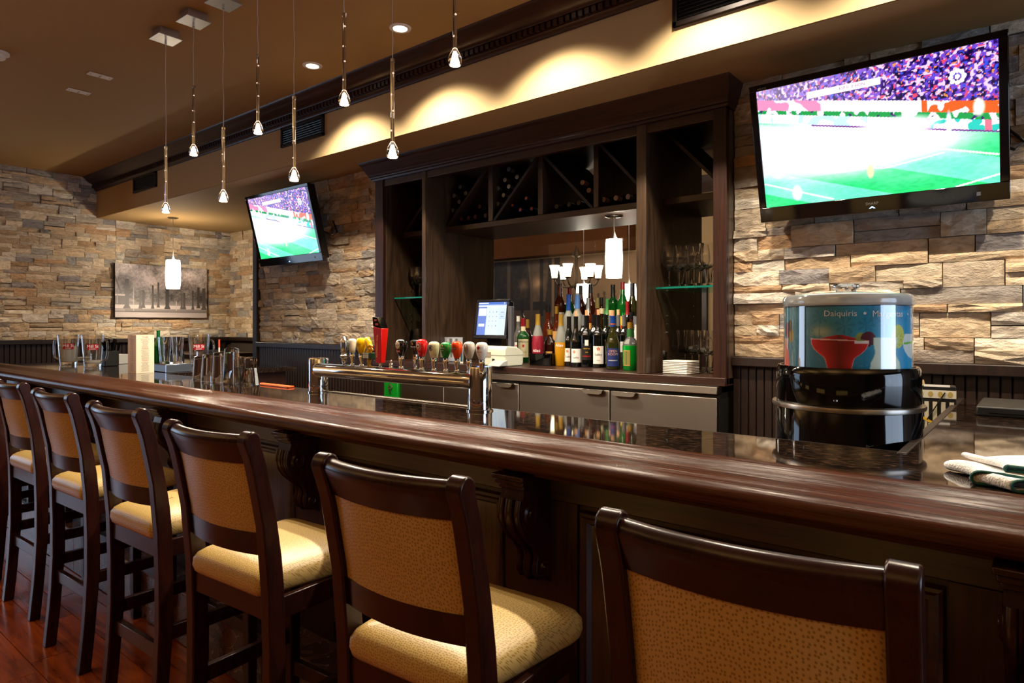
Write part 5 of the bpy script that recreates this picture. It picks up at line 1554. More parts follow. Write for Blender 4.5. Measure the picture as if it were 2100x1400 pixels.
# ================================================================== FROZEN DRINK MACHINE
mx_, my_ = -.416, 1.966
mac = thing('frozen_drink_machine', 'round black frozen drink dispenser with blue printed clear bowl', 'drink machine', (mx_, my_, .890))
zo = -.890
part('body', MB().lathe([(.175, 0), (.180, .004), (.179, 1.118 + zo), (.176, 1.124 + zo)], 64), BLACK_G, mac, smooth=35)
part('steel_ring', MB().lathe([(.178, 1.117 + zo), (.187, 1.119 + zo), (.1885, 1.125 + zo), (.187, 1.130 + zo), (.176, 1.131 + zo)], 64, caps=False), STEEL_H, mac, smooth=40)
part('upper_body', MB().lathe([(.176, 1.130 + zo), (.178, 1.136 + zo), (.1775, 1.205 + zo), (.176, 1.222 + zo), (.172, 1.230 + zo), (.165, 1.230 + zo), (.163, 1.216 + zo), (0, 1.214 + zo)], 64), BLACK_G, mac, smooth=35)
fa = math.atan2(-my_, -mx_)
part('drain_button', MB().lathe([(.006, 0), (.006, .004), (0, .006)], 14, cx=.1805 * math.cos(fa - .13), cy=.1805 * math.sin(fa - .13), cz=1.148 + zo), CHROME_D, mac, smooth=40)
bowl = part('bowl', MB().lathe([(.160, 1.217 + zo), (.159, 1.225 + zo), (.158, 1.392 + zo)], 72, caps=False), ACRYLIC, mac, smooth=60)
def band_print(nx=560, ny=130):
    r = np.random.default_rng(8)
    a = np.linspace(-PI, PI, nx)[None, :] * np.ones((ny, 1))
    front = np.abs(a) < PI / 2
    px = np.where(front, 1737 + 118 * np.sin(np.clip(a, -PI / 2, PI / 2)), 1737 + 118 * np.sign(a) * (1 + (np.abs(a) - PI / 2)))
    py = np.linspace(751, 631, ny)[:, None] * np.ones((1, nx))
    im = np.zeros((ny, nx, 3))
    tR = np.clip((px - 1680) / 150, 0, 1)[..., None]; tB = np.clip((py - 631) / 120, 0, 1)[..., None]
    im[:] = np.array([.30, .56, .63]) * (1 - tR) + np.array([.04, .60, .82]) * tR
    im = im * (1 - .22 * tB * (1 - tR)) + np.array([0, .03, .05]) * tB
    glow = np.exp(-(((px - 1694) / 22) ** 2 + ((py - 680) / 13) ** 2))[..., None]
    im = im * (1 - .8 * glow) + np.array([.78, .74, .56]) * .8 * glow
    cl = (vnoise(ny, nx, 10, 30, r) - .5)[..., None] * .10
    im = im + cl * (py < 690)[..., None]
    def dark(m, k=.80, c=(.16, .42, .50)):
        im[m] = im[m] * k + np.array(c) * (1 - k)
    for tx, ty, s in ((1692, 652, 15), (1735, 668, 18), (1772, 668, 15), (1783, 645, 15), (1640, 664, 11), (1672, 672, 10), (1806, 660, 14)):
        dx, dy = px - tx, py - ty
        an = np.arctan2(dy, dx); rr = np.hypot(dx, dy)
        fr = (np.cos(an * 7 + tx) > .25) & (rr < s) & (dy < s * .8)
        dark(fr, .62); dark((np.abs(dx + (py - ty) * .05) < .9) & (dy > 0) & (py < 705), .6)
    m = (py > 690 + 4 * np.sin(px * .5) + 3 * np.sin(px * .23)) & (py < 703) & (px < 1790)
    dark(m, .7)
    m = (py > 712 + 4 * np.sin(px * .11)) & (px < 1790)
    dark(m, .75, (.12, .45, .58))
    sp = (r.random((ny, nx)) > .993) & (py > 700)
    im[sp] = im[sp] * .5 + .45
    # big red frozen drink
    def glass(cx, rows):
        ys = [q[0] for q in rows]; ws = [q[1] for q in rows]
        w = np.interp(py, ys, ws); return (np.abs(px - cx) < w) & (py >= ys[0]) & (py <= ys[-1]), w
    m, w = glass(1725.5, [(685, 4), (689, 20), (694, 38), (695, 51), (703, 50), (712, 46), (720, 38), (727, 28), (733, 25), (751, 21)])
    sh = (.55 + .45 * np.abs((px - 1725.5) / np.maximum(w, 1)))[..., None]
    red = np.array([.84, .13, .13]) * sh + np.array([.02, .01, .02])
    im[m] = red[m]
    m2 = m & (w - np.abs(px - 1725.5) < 1.4) & (py > 695)
    im[m2] = (.90, .62, .62)
    m2 = (np.abs(py - 695 - (px - 1725) * .03) < 1.2) & (np.abs(px - 1725.5) < 51); im[m2] = (.92, .70, .70)
    m2 = (np.abs(py - 699) < 2.0) & (px > 1752) & (px < 1776); im[m2] = (.95, .92, .92)
    # plum and lime on the rim
    m2 = (((px - 1762) / 9) ** 2 + ((py - 690) / 9) ** 2 < 1) & (py < 697); im[m2] = (.56, .62, .32)
    m2 = ((px - 1775) / 13) ** 2 + ((py - 693) / 14) ** 2 < 1
    m2 &= ~((px > 1778) & (py > 704)) & ~m
    im[m2] = (.36, .10, .16)
    # pineapple, white hurricane glass
    m2 = ((((px - 1826) / 11) ** 2 + ((py - 688) / 22) ** 2) < 1); im[m2] = (.80, .86, .34)
    im[m2 & (r.random((ny, nx)) > .9)] = (.45, .40, .10)
    m, w = glass(1804, [(690, 21), (700, 21), (715, 18), (724, 19), (736, 25), (751, 27)])
    im[m] = (.86, .95, .89)
    m2 = m & (w - np.abs(px - 1804) < 1.2); im[m2] = (.70, .85, .70)
    m2 = (((px - 1862) / 27) ** 2 + ((py - 700) / 33) ** 2 < 1) & (py > 684); im[m2] = (.88, .94, .95)
    m2 = (np.abs(py - 700 + (px - 1850) * .1) < 2) & (px > 1836) & (px < 1856); im[m2] = (.45, .80, .35)
    # coral drink with fruit at the far side
    m, w = glass(1624, [(694, 6), (710, 5), (725, 7), (751, 8)])
    cc = np.clip((py - 694) / 55, 0, 1)[..., None]
    co = np.array([.80, .66, .60]) * (1 - cc) + np.array([.86, .32, .26]) * cc
    im[m] = co[m]
    m2 = ((px - 1628) / 5) ** 2 + ((py - 677) / 16) ** 2 < 1; im[m2] = (.48, .16, .22)
    m2 = (((px - 1636) / 5) ** 2 + ((py - 688) / 14) ** 2 < 1); im[m2] = (.55, .45, .14)
    m2 = (((px - 1634) / 4) ** 2 + ((py - 668) / 12) ** 2 < 1); im[m2] = (.18, .20, .12)
    return np.clip(im, 0, 1)
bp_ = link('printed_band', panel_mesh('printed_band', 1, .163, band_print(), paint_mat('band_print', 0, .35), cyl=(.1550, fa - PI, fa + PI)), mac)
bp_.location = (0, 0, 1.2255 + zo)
def band_text(s, px, py, size, align='CENTER'):
    lettering(s, size, WHITE_INK, bp_, (0, 0, 1.34 + (CY - py) / 749 - 1.2255), align=align, bend=(.1562, fa + math.asin(max(-1, min(1, (px - 1737) / 118)))))
band_text('Daiquiris', 1727, 644.5, .0215); band_text('•', 1769, 645, .03); band_text('Margaritas', 1810.5, 645.5, .0215); band_text('•', 1843, 646, .024); band_text('Pina', 1852, 646, .0205); band_text('Shakes', 1619.6, 643, .020)
sa = fa + math.asin((1658.5 - 1737) / 118)
sm2 = MB(); sm2.lathe([(.1575, 1.220 + zo), (.1575, 1.388 + zo)], 6, a0=sa - .055, a1=sa + .055)
part('bowl_seam', sm2, M('seam_acrylic', '#b6bfc8', .15, trans=.3), mac)
lid = part('lid', MB().lathe([(.1595, 1.390 + zo), (.1605, 1.392 + zo), (.1605, 1.411 + zo), (.157, 1.418 + zo), (.150, 1.421 + zo), (.050, 1.428 + zo), (.036, 1.430 + zo)], 72), M('frosty_lid', '#c9d2d8', .12, trans=.55, coat=.5), mac, smooth=40)
part('lid_knob', MB().lathe([(.026, 1.428 + zo), (.025, 1.436 + zo), (.032, 1.440 + zo), (.033, 1.448 + zo), (.030, 1.451 + zo), (0, 1.451 + zo)], 32), GLASS_SOLID, lid, smooth=40)

# ================================================================== RETURN OF THE BAR, AT THE DRINK MACHINE SIDE
# striped gift bag on a green tray, standing on the lower counter
bgx, bgy = onY(1907, 830, 2.86)[0], 2.86
zb_ = .915
tr = thing('green_tray', 'dark green plastic tray under the striped gift bag', 'tray', (bgx + .01, 2.80, .890))
part('dish', MB().box(-.16, .20, -.16, .20, 0, .006).box(-.16, .20, -.165, -.155, .0, .040).box(-.165, -.155, -.16, .20, .0, .040).box(-.16, .20, .195, .205, 0, .040), M('green_plastic', '#0f4a38', .35), tr, bev=0.003)
bag = thing('gift_bag', 'small black and cream striped paper gift bag', 'bag', (bgx, bgy, .897), math.radians(8))
bh = onY(1907, 789, bgy)[2] - .897
bw = .079
BAGK = M('bag_black', '#0c0a08', .5)
BAGC = M('bag_cream', '#c9c0aa', .6)
part('paper_bag', MB().box(-bw, bw, -.040, .040, 0, bh), BAGK, bag, bev=0.002)
sg = MB()
for k in range(6):
    x = -bw + .010 + k * .0255
    part('stripe', MB().box(x, x + .0135, -.0412, -.0400, .004, bh * .74), BAGC, bag)
part('border_strip', MB().box(-bw, bw, -.0413, -.0400, bh * .80, bh * .93), BAGC, bag)
for k in range(5):
    part('ornament', MB().prism([(q[0] + -bw + .020 + k * .030, q[1] + bh * .865) for q in [(.008 * math.cos(a), .010 * math.sin(a)) for a in [2 * PI * j / 12 for j in range(12)]]], -.0418, -.0413, 'y'), M('bag_gold', '#a8904a', .5), bag)
for a, b_ in (((-.055, bh * .90), (-.026, bh * .44)), ((.045, bh * .90), (-.010, bh * .44))):
    part('cord', MB().tube([(a[0], -.043, a[1]), ((a[0] + b_[0]) / 2, -.046, (a[1] + b_[1]) / 2), (b_[0], -.044, b_[1])], .0022, 6), BAGK, bag, smooth=60)
gtag = MB()
for s in (-1, 1):
    c_, s_ = math.cos(.55), math.sin(.55)
    part('tag_top', MB().prism([(-.020, bh * .44), (-.020, bh * .44 + .010), (-.020 + s * .042, bh * .44 - .014), (-.020 + s * .042, bh * .44 - .024)], -.0455, -.0440, 'y'), GOLD_INK, bag)
    for k in range(4):
        x = -.020 + s * (.007 + k * .0095); zt_ = bh * .44 - .004 - k * .0062
        part('tag_stripe', MB().box(x - .0024, x + .0024, -.0450, -.0440, zt_ - .048, zt_ - .002), BAGC, bag)
part('tissue', MB().loft([[(-.055, -.02, bh - .004), (-.015, -.02, bh - .004), (-.015, .02, bh - .004), (-.055, .02, bh - .004)], [(-.035, -.01, bh + .012), (-.020, -.012, bh + .020), (-.018, .01, bh + .016), (-.040, .012, bh + .008)]]), M('tan_tissue', '#a08a5c', .7), bag)
part('rim_paper', MB().box(-.02, .060, -.0405, -.036, bh - .003, bh + .004), WHITE_P, bag)

# black cash drawer box and terminal on the return
t = thing('flat_black_box', 'flat matte black box on the bar return', 'box', (.17, 2.72, HB + .0005))
part('body', MB().box(-.333, .35, -.165, .14, 0, .032), M('black_box', '#131312', .5), t, bev=0.006)
part('front_seam', MB().box(-.30, .33, -.1655, -.164, .010, .012), BLACK_G, t)
t = thing('card_terminal', 'black tilted payment terminal at the frame edge', 'terminal', (.13, 2.93, HB + .0005))
part('foot', MB().box(-.09, .25, -.05, .12, 0, .02), BLACK, t, bev=0.004)
tm_ = MB(); tm_.m = Matrix.Rotation(math.radians(33), 4, 'Y')
tm_.loft([[(-.20, -.07, .17), (.25, -.07, .17), (.25, .08, .17), (-.20, .08, .17)], [(-.21, -.075, .177), (.25, -.075, .177), (.25, .085, .177), (-.21, .085, .177)], [(-.17, -.06, .205), (.25, -.06, .215), (.25, .08, .215), (-.17, .08, .205)]])
part('tilted_head', tm_, BLACK_G, t, smooth=40)
part('stem', MB().box(.02, .16, -.03, .08, .015, .13), BLACK, t, bev=0.006)

# folded white bar towel with green edging
TOW = M('towel_cotton', '#f0f0f0', .9, bump=.5, vscale=260)
TEAL = M('towel_edging', '#0e4a44', .8)
t = thing('bar_towel', 'white bar towel with dark green edging folded on the granite', 'towel', (.0, 1.45, HB + .0012), math.radians(0))
def fold(name, y0, y1, xl, z0, r, ph, drop=0.0):
    """a doubled sheet: lower leaf, rounded fold at the bar-end side, upper leaf"""
    nx, ny = 14, 9
    prof = []
    for k in range(nx + 1):
        prof.append((.36 - (.36 - xl - r) * k / nx, 0.0, 0))
    for k in range(1, 8):
        a = -PI / 2 - PI * k / 8
        prof.append((xl + r + 1.25 * r * math.cos(a), r + r * math.sin(a), 1))
    for k in range(nx + 1):
        prof.append((xl + r + (.36 - xl - r) * k / nx, 2 * r, 2))
    vs, fs = [], []
    for j in range(ny + 1):
        v = j / ny
        sk = .022 * math.sin(v * 3.4 + ph) - .03 * v
        for x, z, leaf in prof:
            wv = .0035 * math.sin(x * 34 + ph + v * 5) + .003 * math.sin(x * 71 - v * 7 + ph)
            y = y0 + (y1 - y0) * v + .006 * math.sin(x * 26 + ph)
            zz = z0 + z * (1 - .25 * v) + (wv * (leaf / 2) * (1 if leaf else 0)) + (.002 if leaf == 0 else 0)
            vs.append((x + sk, y, max(z0 + .001, zz - drop * max(0, x))))
    n = len(prof)
    for j in range(ny):
        for i in range(n - 1):
            q = j * n + i
            fs.append((q, q + 1, q + n + 1, q + n))
    o = part(name, MB().add(vs, fs), TOW, t, smooth=80)
    so = o.modifiers.new('thick', 'SOLIDIFY'); so.thickness = .002; so.offset = 0
    part('edging', MB().tube([vs[i] for i in range(n)], .0030, 6), TEAL, o, smooth=60)
    return o
fold('towel_fold', .005, .115, -.105, .0, .0125, .4)
fold('towel_fold', -.036, .030, -.055, .001, .0105, 2.2)
fold('towel_fold', .020, .130, -.070, .026, .0060, 1.2, .02)

# ================================================================== THINGS AT THE PITCHER END OF THE BAR
def pitcher(label, px, base, top, hdir, water, Y=None, group='beer pitchers on the bar'):
    x, y, _ = onZ(px, base, HB)
    if Y:
        y = Y; x = onY(px, base, Y)[0]
    d = -_s * x + _c * y
    H = (base - top) * d / F
    t = thing('pitcher', label, 'pitcher', (x, y, HB + .0005), 0, group)
    g = part('glass_body', MB().lathe([(0, 0), (.052, 0), (.054, .006), (.058, H * .3), (.070, H * .97), (.072, H), (.069, H), (.066, H * .93), (.054, .026), (0, .024)], 32, caps=False), GLASS, t, smooth=50)
    part('thick_base', MB().lathe([(.051, .001), (.053, .020), (0, .020)], 28), GLASS_SOLID, g, smooth=40)
    if water:
        part('water', MB().lathe([(.0545, .027), (.055 + .011 * water, H * water), (0, H * water)], 28), M('cloudy_water', '#c4c0b8', .25, trans=.2, ior=1.2), t, smooth=50)
    ha = fa_ = math.atan2(-y, -x)
    dv = Vector((hdir * _c, hdir * _s, 0))
    P_ = [(.063, .80), (.085, .83), (.100, .78), (.104, .60), (.102, .40), (.096, .26), (.080, .20), (.056, .17)]
    part('handle', MB().tube([(dv.x * r, dv.y * r, H * h) for r, h in P_], .0075, 8), GLASS, t, smooth=60)
    rr = .0655; hz = H * .62
    bd = part('badge', MB().lathe([(rr - .001, hz - .020), (rr + .003, hz + .020)], 12, a0=ha - .52, a1=ha + .52), M('pitcher_red', '#a80f20', .4), t, smooth=60)
    lettering('Mill St', .028, WHITE_INK, bd, (0, 0, hz + .004), bend=(rr + .0032, ha)); lettering('BREWERY', .009, WHITE_INK, bd, (0, 0, hz - .014), bend=(rr + .001, ha))
    return t
pitcher('glass beer pitcher of cloudy water with red badge, handle towards the bar end', 140, 748, 686, -1, .62)
pitcher('glass beer pitcher with red badge, handle towards the menu card', 190, 752, 686, 1, .20)
pitcher('glass beer pitcher with red badge behind the straw bundles', 408, 752, 686, 1, 0, Y=2.15)

def straws(label, px, base, top, Y, n=34):
    x = onY(px, base, Y)[0]
    d = -_s * x + _c * Y
    ztop = onY(px, top, Y)[2] - HB
    t = thing('straw_holder', label, 'straws', (x, Y, HB + .0005), 0, 'black straw holders on the bar')
    part('cup', MB().box(-.045, .045, -.045, .045, 0, ztop * .52), BLACK_M, t, bev=0.004)
    r = random.Random(px)
    sm = mesh('straw', MB().tube([(0, 0, 0), (0, 0, 1)], .0035, 6), BLACK_G, 60)
    for k in range(n):
        o = link('straw', sm, t)
        bx_, by_ = r.uniform(-.030, .030), r.uniform(-.030, .030)
        o.location = (bx_, by_, .02); o.rotation_euler = (-by_ * 6 + r.uniform(-.1, .1), bx_ * 6 + r.uniform(-.1, .1), 0); o.scale = (1, 1, ztop * r.uniform(.82, .97) - .02)
    return t
straws('black square holder of black straws beside the second pitcher', 225, 748, 691, 1.80)
straws('black square holder of black straws beyond the glasses', 361, 745, 707, 2.30, 26)
straws('black square holder of black straws next to the third pitcher', 434, 745, 692, 2.42, 26)
x, y, _ = onZ(243, 746, HB)
t = thing('ramekin', 'small white square ramekin behind the menu card', 'dish', (x, y, HB + .0005), math.radians(12))
part('dish', MB().loft([[(a * .044, b * .044, 0) for a, b in ((-1, -1), (1, -1), (1, 1), (-1, 1))], [(a * .052, b * .052, .072) for a, b in ((-1, -1), (1, -1), (1, 1), (-1, 1))], [(a * .047, b * .047, .072) for a, b in ((-1, -1), (1, -1), (1, 1), (-1, 1))], [(a * .040, b * .040, .008) for a, b in ((-1, -1), (1, -1), (1, 1), (-1, 1))]]), WHITE, t, bev=0.003)
part('packet', MB().box(-.03, .03, -.03, .03, .02, .062), WHITE_P, t)
x, y, _ = onZ(172, 745, HB)
t = thing('saucer_stack', 'small stack of white saucers between two pitchers', 'saucers', (onY(172, 745, 1.90)[0], 1.90, HB + .0005))
for k in range(4):
    part('saucer', MB().lathe([(.030, k * .008), (.055, k * .008 + .006), (.056, k * .008 + .008), (.028, k * .008 + .003), (0, k * .008 + .003)], 24), WHITE, t, smooth=50)
x, y, _ = onZ(279, 766, HB)
mn = thing('menu_card', 'tall folded cream menu card with printed columns', 'menu', (x, y, HB + .0005), math.radians(3))
d = -_s * x + _c * y
H = (766 - 687) / F * d
fw = 36 / F * d
MENU = M('menu_paper', '#d9cfb6', .6)
l1 = part('front_panel', MB().box(-.003, 0, 0, fw, 0, H), MENU, mn)
l2 = part('side_panel', MB().box(-fw, -.003, 0, .003, 0, H), M('menu_paper_tan', '#d8b48c', .6), mn)
part('back_panel', MB().add([(-fw, .003, 0), (-.003, fw, 0), (-.003, fw, H), (-fw, .003, H)], [(0, 1, 2, 3)]), MENU, mn)
rr = random.Random(5)
for pn, right, heads in ((l1, 1, ('Draught', 'Cocktails', 'Classics')), (l2, 0, ('Wine', 'Martinis', 'Spirits'))):
    rot = (0, 0, PI / 2) if right else None
    for q in range(3):
        zt_ = H * (.95 - q * .31)
        at_ = lambda zz: (.0008, fw * .5, zz) if right else (-fw * .5, -.0008, zz)
        lettering(heads[q], .011, RED_INK, pn, at_(zt_), rot)
        for w_ in range(9):
            s_t = ' '.join(rr.choice(('house', 'dark', 'pale', 'lager', 'mint', 'lime', 'rye', 'dry', 'white', 'red', 'stout')) for _ in range(rr.randint(3, 4)))
            lettering(s_t, .0058, INK, pn, at_(zt_ - .012 - w_ * H * .028), rot)
x, y, _ = onZ(326, 762, HB)
t = thing('condiment_box', 'low dark wooden box under bottle and glasses', 'box', (x - .02, y + .06, HB + .0005), math.radians(0))
part('body', MB().box(-.15, .15, -.07, .08, 0, .048), WOOD_X, t, bev=0.004)
part('end_cap', MB().box(.135, .152, -.072, .082, 0, .050), M('steel_end', '#8e98a8', .25, .9), t, bev=0.002)
bxz = HB + .049
bottle('green glass bottle standing on the low wooden box', x - .13, y + .05, bxz, .205, .030, 'burgundy', GREEN_B, None, name='green_bottle', group=None)
for k, (dx, dy) in enumerate(((-.045, .02), (.02, .0), (.055, .06), (-.005, .085))):
    o = link('tall_glass', tumbler(.165, .026, .038, .015)); o.location = (x + dx, y + .06 + dy - .03, bxz)
    tag(o, 'tall clear glass on the low wooden box, %s of four' % ORD[k], 'glass', 'tall glasses on the wooden box')
# upturned glasses
for k, (px, base, top, Y) in enumerate(((515, 783, 734, 1.64), (502, 781, 733, 1.70), (489, 780, 731, 1.66))):
    x = onY(px, base, Y)[0]
    d = -_s * x + _c * Y; H = (base - top) / F * d
    H = onY(px, top, Y)[2] - HB
    o = link('upturned_glass', mesh('upturned_glass', MB().lathe([(.042, 0), (.040, .004), (.029, H * .62), (.027, H * .66), (.0265, H - .003), (.024, H), (0, H), (0, H)], 12, caps=False).lathe([(.042, 0), (.039, .0005), (.026, H * .60), (0, H * .62)], 12, caps=False), GLASS_W, 25)); o.location = (x, Y, HB + .0005)
    tag(o, 'clear faceted glass standing upside down, %s from the orange board' % ORD[k], 'glass', 'upturned glasses on the bar')
for k, (px, Y, top) in enumerate(((475, 1.62, 713), (452, 1.64, 722), (430, 1.62, 726), (412, 1.66, 730))):
    x = onY(px, 770, Y)[0]
    H = onY(px, top, Y)[2] - HB
    o = link('upturned_tumbler', mesh('upturned_tumbler', MB().lathe([(.043, 0), (.036, H * .85), (.033, H * .97), (.022, H), (0, H)], 20, caps=False).lathe([(.043, 0), (.041, .0005), (.031, H * .86), (0, H * .88)], 20, caps=False), GLASS_W, 40)); o.location = (x, Y, HB + .0005)
    tag(o, 'plain clear tumbler standing upside down, %s counted from the faceted ones' % ORD[k], 'glass', 'upturned tumblers on the bar')
x = onY(449, 760, 1.72)[0]
t = thing('drinking_straw', 'red-tipped white drinking straw standing in a slim glass', 'straw', (x, 1.72, HB + .0005))
zt = onY(449, 696, 1.72)[2] - HB
part('slim_glass', MB().lathe([(.020, 0), (.022, zt * .55)], 16, caps=False), GLASS, t, smooth=50)
part('straw', MB().tube([(0, 0, .004), (.002, 0, zt * .8)], .004, 8), WHITE, t, smooth=60)
part('tip', MB().tube([(.002, 0, zt * .8), (.0025, 0, zt)], .0042, 8), M('straw_tip', '#d0503a', .4), t, smooth=60)
xa = onY(533, 783, 1.700)[0]; xb = onY(597, 790, 1.700)[0]
t = thing('orange_board', 'thin orange plastic board lying along the granite edge', 'board', ((xa + xb) / 2, 1.705, HB + .0008))
part('sheet', MB().box(-(xb - xa) / 2, (xb - xa) / 2, -.020, .012, 0, .007), M('orange_plastic', '#e8581c', .4), t, bev=0.002)
part('lip', MB().box(-(xb - xa) / 2 + .01, (xb - xa) / 2 - .01, -.021, -.0195, .001, .003), M('orange_pale', '#e8a080', .5), t)

# ================================================================== PICTURE ON THE FAR STONE WALL
def park(nx=300, ny=170):
    r = np.random.default_rng(21)
    u = np.linspace(0, 1, nx)[None, :] * np.ones((ny, 1)); v = np.linspace(0, 1, ny)[:, None] * np.ones((1, nx))
    g = np.full((ny, nx), .62)
    up = (.55 * vnoise(ny, nx, 7, 12, r) + .30 * vnoise(ny, nx, 26, 44, r) + .35 * vnoise(ny, nx, 60, 110, r))
    fol = v > .30
    g[fol] = (.28 + .62 * np.clip(up, 0, 1))[fol]
    g -= np.exp(-((v - .40) / .14) ** 2) * .24 * (v > .22)
    g += np.exp(-(((u - .35) / .10) ** 2 + ((v - .72) / .14) ** 2)) * .28 + np.exp(-(((u - .78) / .08) ** 2 + ((v - .74) / .12) ** 2)) * .25 + np.exp(-(((u - .22) / .05) ** 2 + ((v - .62) / .15) ** 2)) * .18
    g[(v < .17)] = .60; g[(v > .17) & (v < .235)] = .78
    g[(v > .09) & (v < .15) & (u > .10)] = .50
    g[(np.abs(v - .105 + (u - .5) * .01) < .008)] = .36
    g[(v < .10)] = (.66 + .06 * vnoise(ny, nx, 20, 4, r))[(v < .10)]
    def trunk(x, w, y0, y1, c, lean=0.0):
        m = (np.abs(u - x - lean * (v - y0)) < w * (1.0 + .9 * np.clip(y0 + .07 - v, 0, 1) * 14)) & (v > y0) & (v < y1)
        g[m] = c
    for x, w, y0, y1, c, l in ((.118, .022, .16, .72, .40, 0), (.06, .008, .45, .82, .45, -.20), (.255, .012, .16, .50, .40, 0), (.285, .013, .18, .52, .36, 0), (.385, .010, .17, .62, .33, 0), (.445, .010, .19, .68, .34, 0), (.545, .020, .16, .66, .26, 0), (.705, .011, .16, .48, .38, 0), (.735, .013, .16, .5, .34, 0), (.835, .010, .16, .55, .32, 0), (.90, .014, .19, .62, .30, 0), (.965, .02, .16, .60, .34, 0)):
        trunk(x, w, y0, y1, c, l)
    g[(np.abs(u - .185) < .004) & (v > .12) & (v < .70)] = .74; g[(np.abs(u - .645) < .005) & (v > .14) & (v < .32)] = .74
    g[(u < .10) & (v > .40) & (v < .43)] = .82; g[(u < .10) & (v > .24) & (v < .40)] = .42; g[(u > .015) & (u < .03) & (v > .25) & (v < .42)] = .6
    g = np.clip(g, .12, .98)
    return np.stack([g * 1.0, g * .93, g * .91], -1)
pa = onX(236, 600, XL + .075); pb = onX(424, 600, XL + .075)
z0 = onX(237, 650, XL + .075)[2]; z1 = onX(236, 539, XL + .075)[2]
wP = pb[1] - pa[1]
t = thing('wall_picture', 'black and white photograph of park trees on stone wall', 'picture', (XL + .075, (pa[1] + pb[1]) / 2, z0), PI / 2)
part('canvas_frame', MB().box(-wP / 2, wP / 2, .001, .040, 0, z1 - z0), BLACK_M, t)
o = link('print', panel_mesh('print', wP, z1 - z0, park(), paint_mat('park_print', 0, .5)), t)
# dark ledge table in the nook
t = thing('nook_table', 'dark wooden ledge table against the nook wall', 'table', (-7.35, 3.55, 0))
part('top', MB().box(-.5, .5, -.35, .35, .99, 1.03), WOOD_X, t, bev=0.004)
part('leg', MB().box(-.05, .05, -.05, .05, 0.02, .99), WOOD_Z, t, bev=0.003)
part('foot', MB().box(-.25, .25, -.25, .25, 0, .02), IRON, t, bev=0.003)

# ================================================================== THE DINING ROOM SEEN THROUGH THE BACK BAR
DY = 8.0
DINE = M('dining_wall_paint', '#b59a72', .8)
struct(part('wall_dining', MB().box(-12.0, 1.0, DY, DY + .1, 0, 3.4), DINE))
struct(part('ceiling_dining', MB().box(-12.0, 1.0, NOOK + .25, DY, 3.4, 3.5), PAINT_C))
struct(part('floor_dining', MB().box(-12.0, 1.0, NOOK + .15, DY, -.1, 0), WOOD_X))
struct(part('wall_dining', MB().box(-12.1, -12.0, NOOK, DY, 0, 3.4).box(1.0, 1.1, YW, DY, 0, 3.4), DINE))
xh = onY(1286, 500, DY - .25)[0]
struct(part('trim_4', MB().box(-11.9, xh, DY - .25, DY, 2.36, 3.4), M('matte_brown_header', '#5a3418', .8, spec=.15, var=.25, vscale=3), bev=.01))
struct(part('trim_5', MB().prism([(DY, 3.02), (DY - .03, 3.02), (DY - .05, 3.08), (DY - .06, 3.14), (DY - .12, 3.22), (DY, 3.22)], xh, .9, 'x'), WOOD_CROWN))
dx0 = onY(1440, 600, DY)[0]; dx1 = onY(1452, 600, DY)[0]
dd = struct(part('door_1', MB().box(dx0 - .9, dx1, DY - .04, DY, 0, 1.95), WOOD_Z, bev=.004))
part('door_handle', MB().lathe([(.02, 0), (.03, .05), (0, .06)], 12, cx=dx1 - .1, cy=DY - .09, cz=1.0), CHROME, dd, smooth=40)
light('dining_fill', 'POINT', (-7.0, 6.2, 3.0), 34, (1, .82, .58), .15)  # unseen fill lights added to brighten the dining room, no fittings
light('dining_fill', 'POINT', (-3.2, 5.8, 3.0), 45, (1, .82, .58), .15)
for px, yy, k in ((1197, 6.4, 0), (1290, 6.8, 1)):
    xx, _, zt_ = onY(px, 582, yy)
    zb2 = onY(px, 622, yy)[2]
    shade_pendant('pendant_lamp', 'small far white cylinder pendant lamp in the dining room, ' + ('nearer the chandelier' if k == 0 else 'nearer the cabinet upright'), xx, yy, 3.4, zt_, zb2, .085, None, 8)
chx, chy, chz = onY(1182, 578, 7.0)[0], 7.0, onY(1182, 586, 7.0)[2]
CHC = 3.4
ch = thing('chandelier', 'bronze six-arm chandelier with lit tulip glass shades', 'chandelier', (chx, chy, CHC))
cz = chz - CHC
part('chain', MB().tube([(0, 0, -.03), (0, 0, cz + .52)], .006, 6), IRON, ch)
part('canopy', MB().lathe([(.07, 0), (.07, -.01), (.02, -.04), (0, -.04)], 24), IRON, ch, smooth=40)
part('stem', MB().lathe([(0, cz + .52), (.012, cz + .50), (.05, cz + .42), (.06, cz + .38), (.02, cz + .36), (.02, cz + .05), (.035, cz), (.02, cz - .05), (0, cz - .06)], 16), IRON, ch, smooth=40)
for k in range(6):
    a = PI / 6 + k * PI / 3 + .2
    ca, sa_ = math.cos(a), math.sin(a)
    arm = part('arm', MB().tube([(ca * r, sa_ * r, cz + h) for r, h in ((.02, .02), (.10, -.02), (.19, -.01), (.25, .02), (.275, .06), (.28, .09))], .010, 8), IRON, ch, smooth=60)
    part('drip_cup', MB().lathe([(.012, 0), (.045, .012), (.048, .016), (.03, .018)], 16, cx=ca * .28, cy=sa_ * .28, cz=cz + .08), IRON, arm, smooth=50)
    part('tulip_shade', MB().lathe([(.034, .0), (.042, .06), (.050, .11), (.066, .165), (.058, .165), (.03, .01)], 20, cx=ca * .28, cy=sa_ * .28, cz=cz + .095, caps=False), SHADE_C, arm, smooth=60)
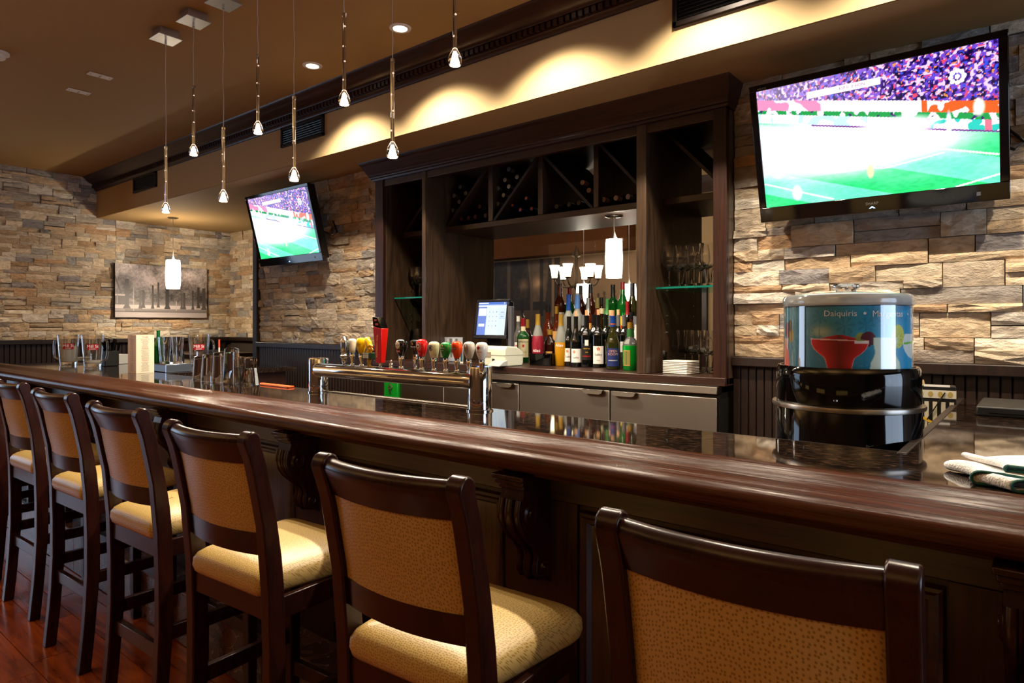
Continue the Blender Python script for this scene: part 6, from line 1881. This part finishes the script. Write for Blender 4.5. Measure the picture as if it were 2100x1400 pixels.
def mural(nx=420, ny=150):
    r = np.random.default_rng(33)
    u = np.linspace(0, 1, nx)[None, :] * np.ones((ny, 1)); v = (np.linspace(0, 1, ny)[:, None] * np.ones((1, nx)) - .38) / .62
    g = .22 + .28 * vnoise(ny, nx, 8, 16, r) + .22 * (vnoise(ny, nx, 40, 90, r) - .5)
    st = u < .47
    g = np.where(st, g, .66 + .12 * vnoise(ny, nx, 4, 5, r))
    g[(st) & (v < .16)] = (.62 + .1 * vnoise(ny, nx, 12, 40, r))[(st) & (v < .16)]
    sky = st & (np.abs(u - .38) < .03 + .05 * v) & (v > .3); g[sky] = (.70 + .2 * vnoise(ny, nx, 30, 60, r))[sky]
    for x, w, c in ((.165, .012, .70), (.33, .009, .72), (.40, .012, .24), (.455, .010, .30), (.505, .020, .18)):
        g[(np.abs(u - x) < w) & (v > .06)] = c
    m = (((u - .265) / .012) ** 2 + ((v - .20) / .14) ** 2) < 1; g[m] = .10
    for x in (.60, .655, .69, .725, .765, .80, .86, .91):
        h = .36 + .04 * math.sin(x * 90)
        m = (((u - x) / .017) ** 2 + ((v - h * .5) / (h * .5)) ** 2) < 1; g[m] = .30 + .25 * ((x * 37) % 1)
        m = (((u - x) / .008) ** 2 + ((v - h - .03) / .035) ** 2) < 1; g[m] = .40
    g[(v < .05) & ~st] = .45
    g = np.where(st, np.clip((g - .12) * .62, .03, .62), g * .80)
    for x, y in ((.275, .58), (.375, .60)):  # lamp reflections painted into the print as soft glows
        g += .45 * np.exp(-(((u - x) / .035) ** 2 + ((v - y) / .10) ** 2))
    g = np.clip(g, .03, .95)
    return np.stack([g * 1.0, g * .80, g * .60], -1)
mx0, mx1 = onY(1000, 600, DY)[0], onY(1312, 600, DY)[0]
mw = mx1 - mx0
t = thing('mural_panel', 'wide sepia street mural on the dining room wall', 'mural', ((mx0 + mx1) / 2, DY - .014, .85))
part('board', MB().box(-mw / 2, mw / 2, .001, .012, 0, 1.49), BLACK_M, t)
o = link('print', panel_mesh('print', mw, 1.49, mural(), paint_mat('mural_print', 0, .6)), t)
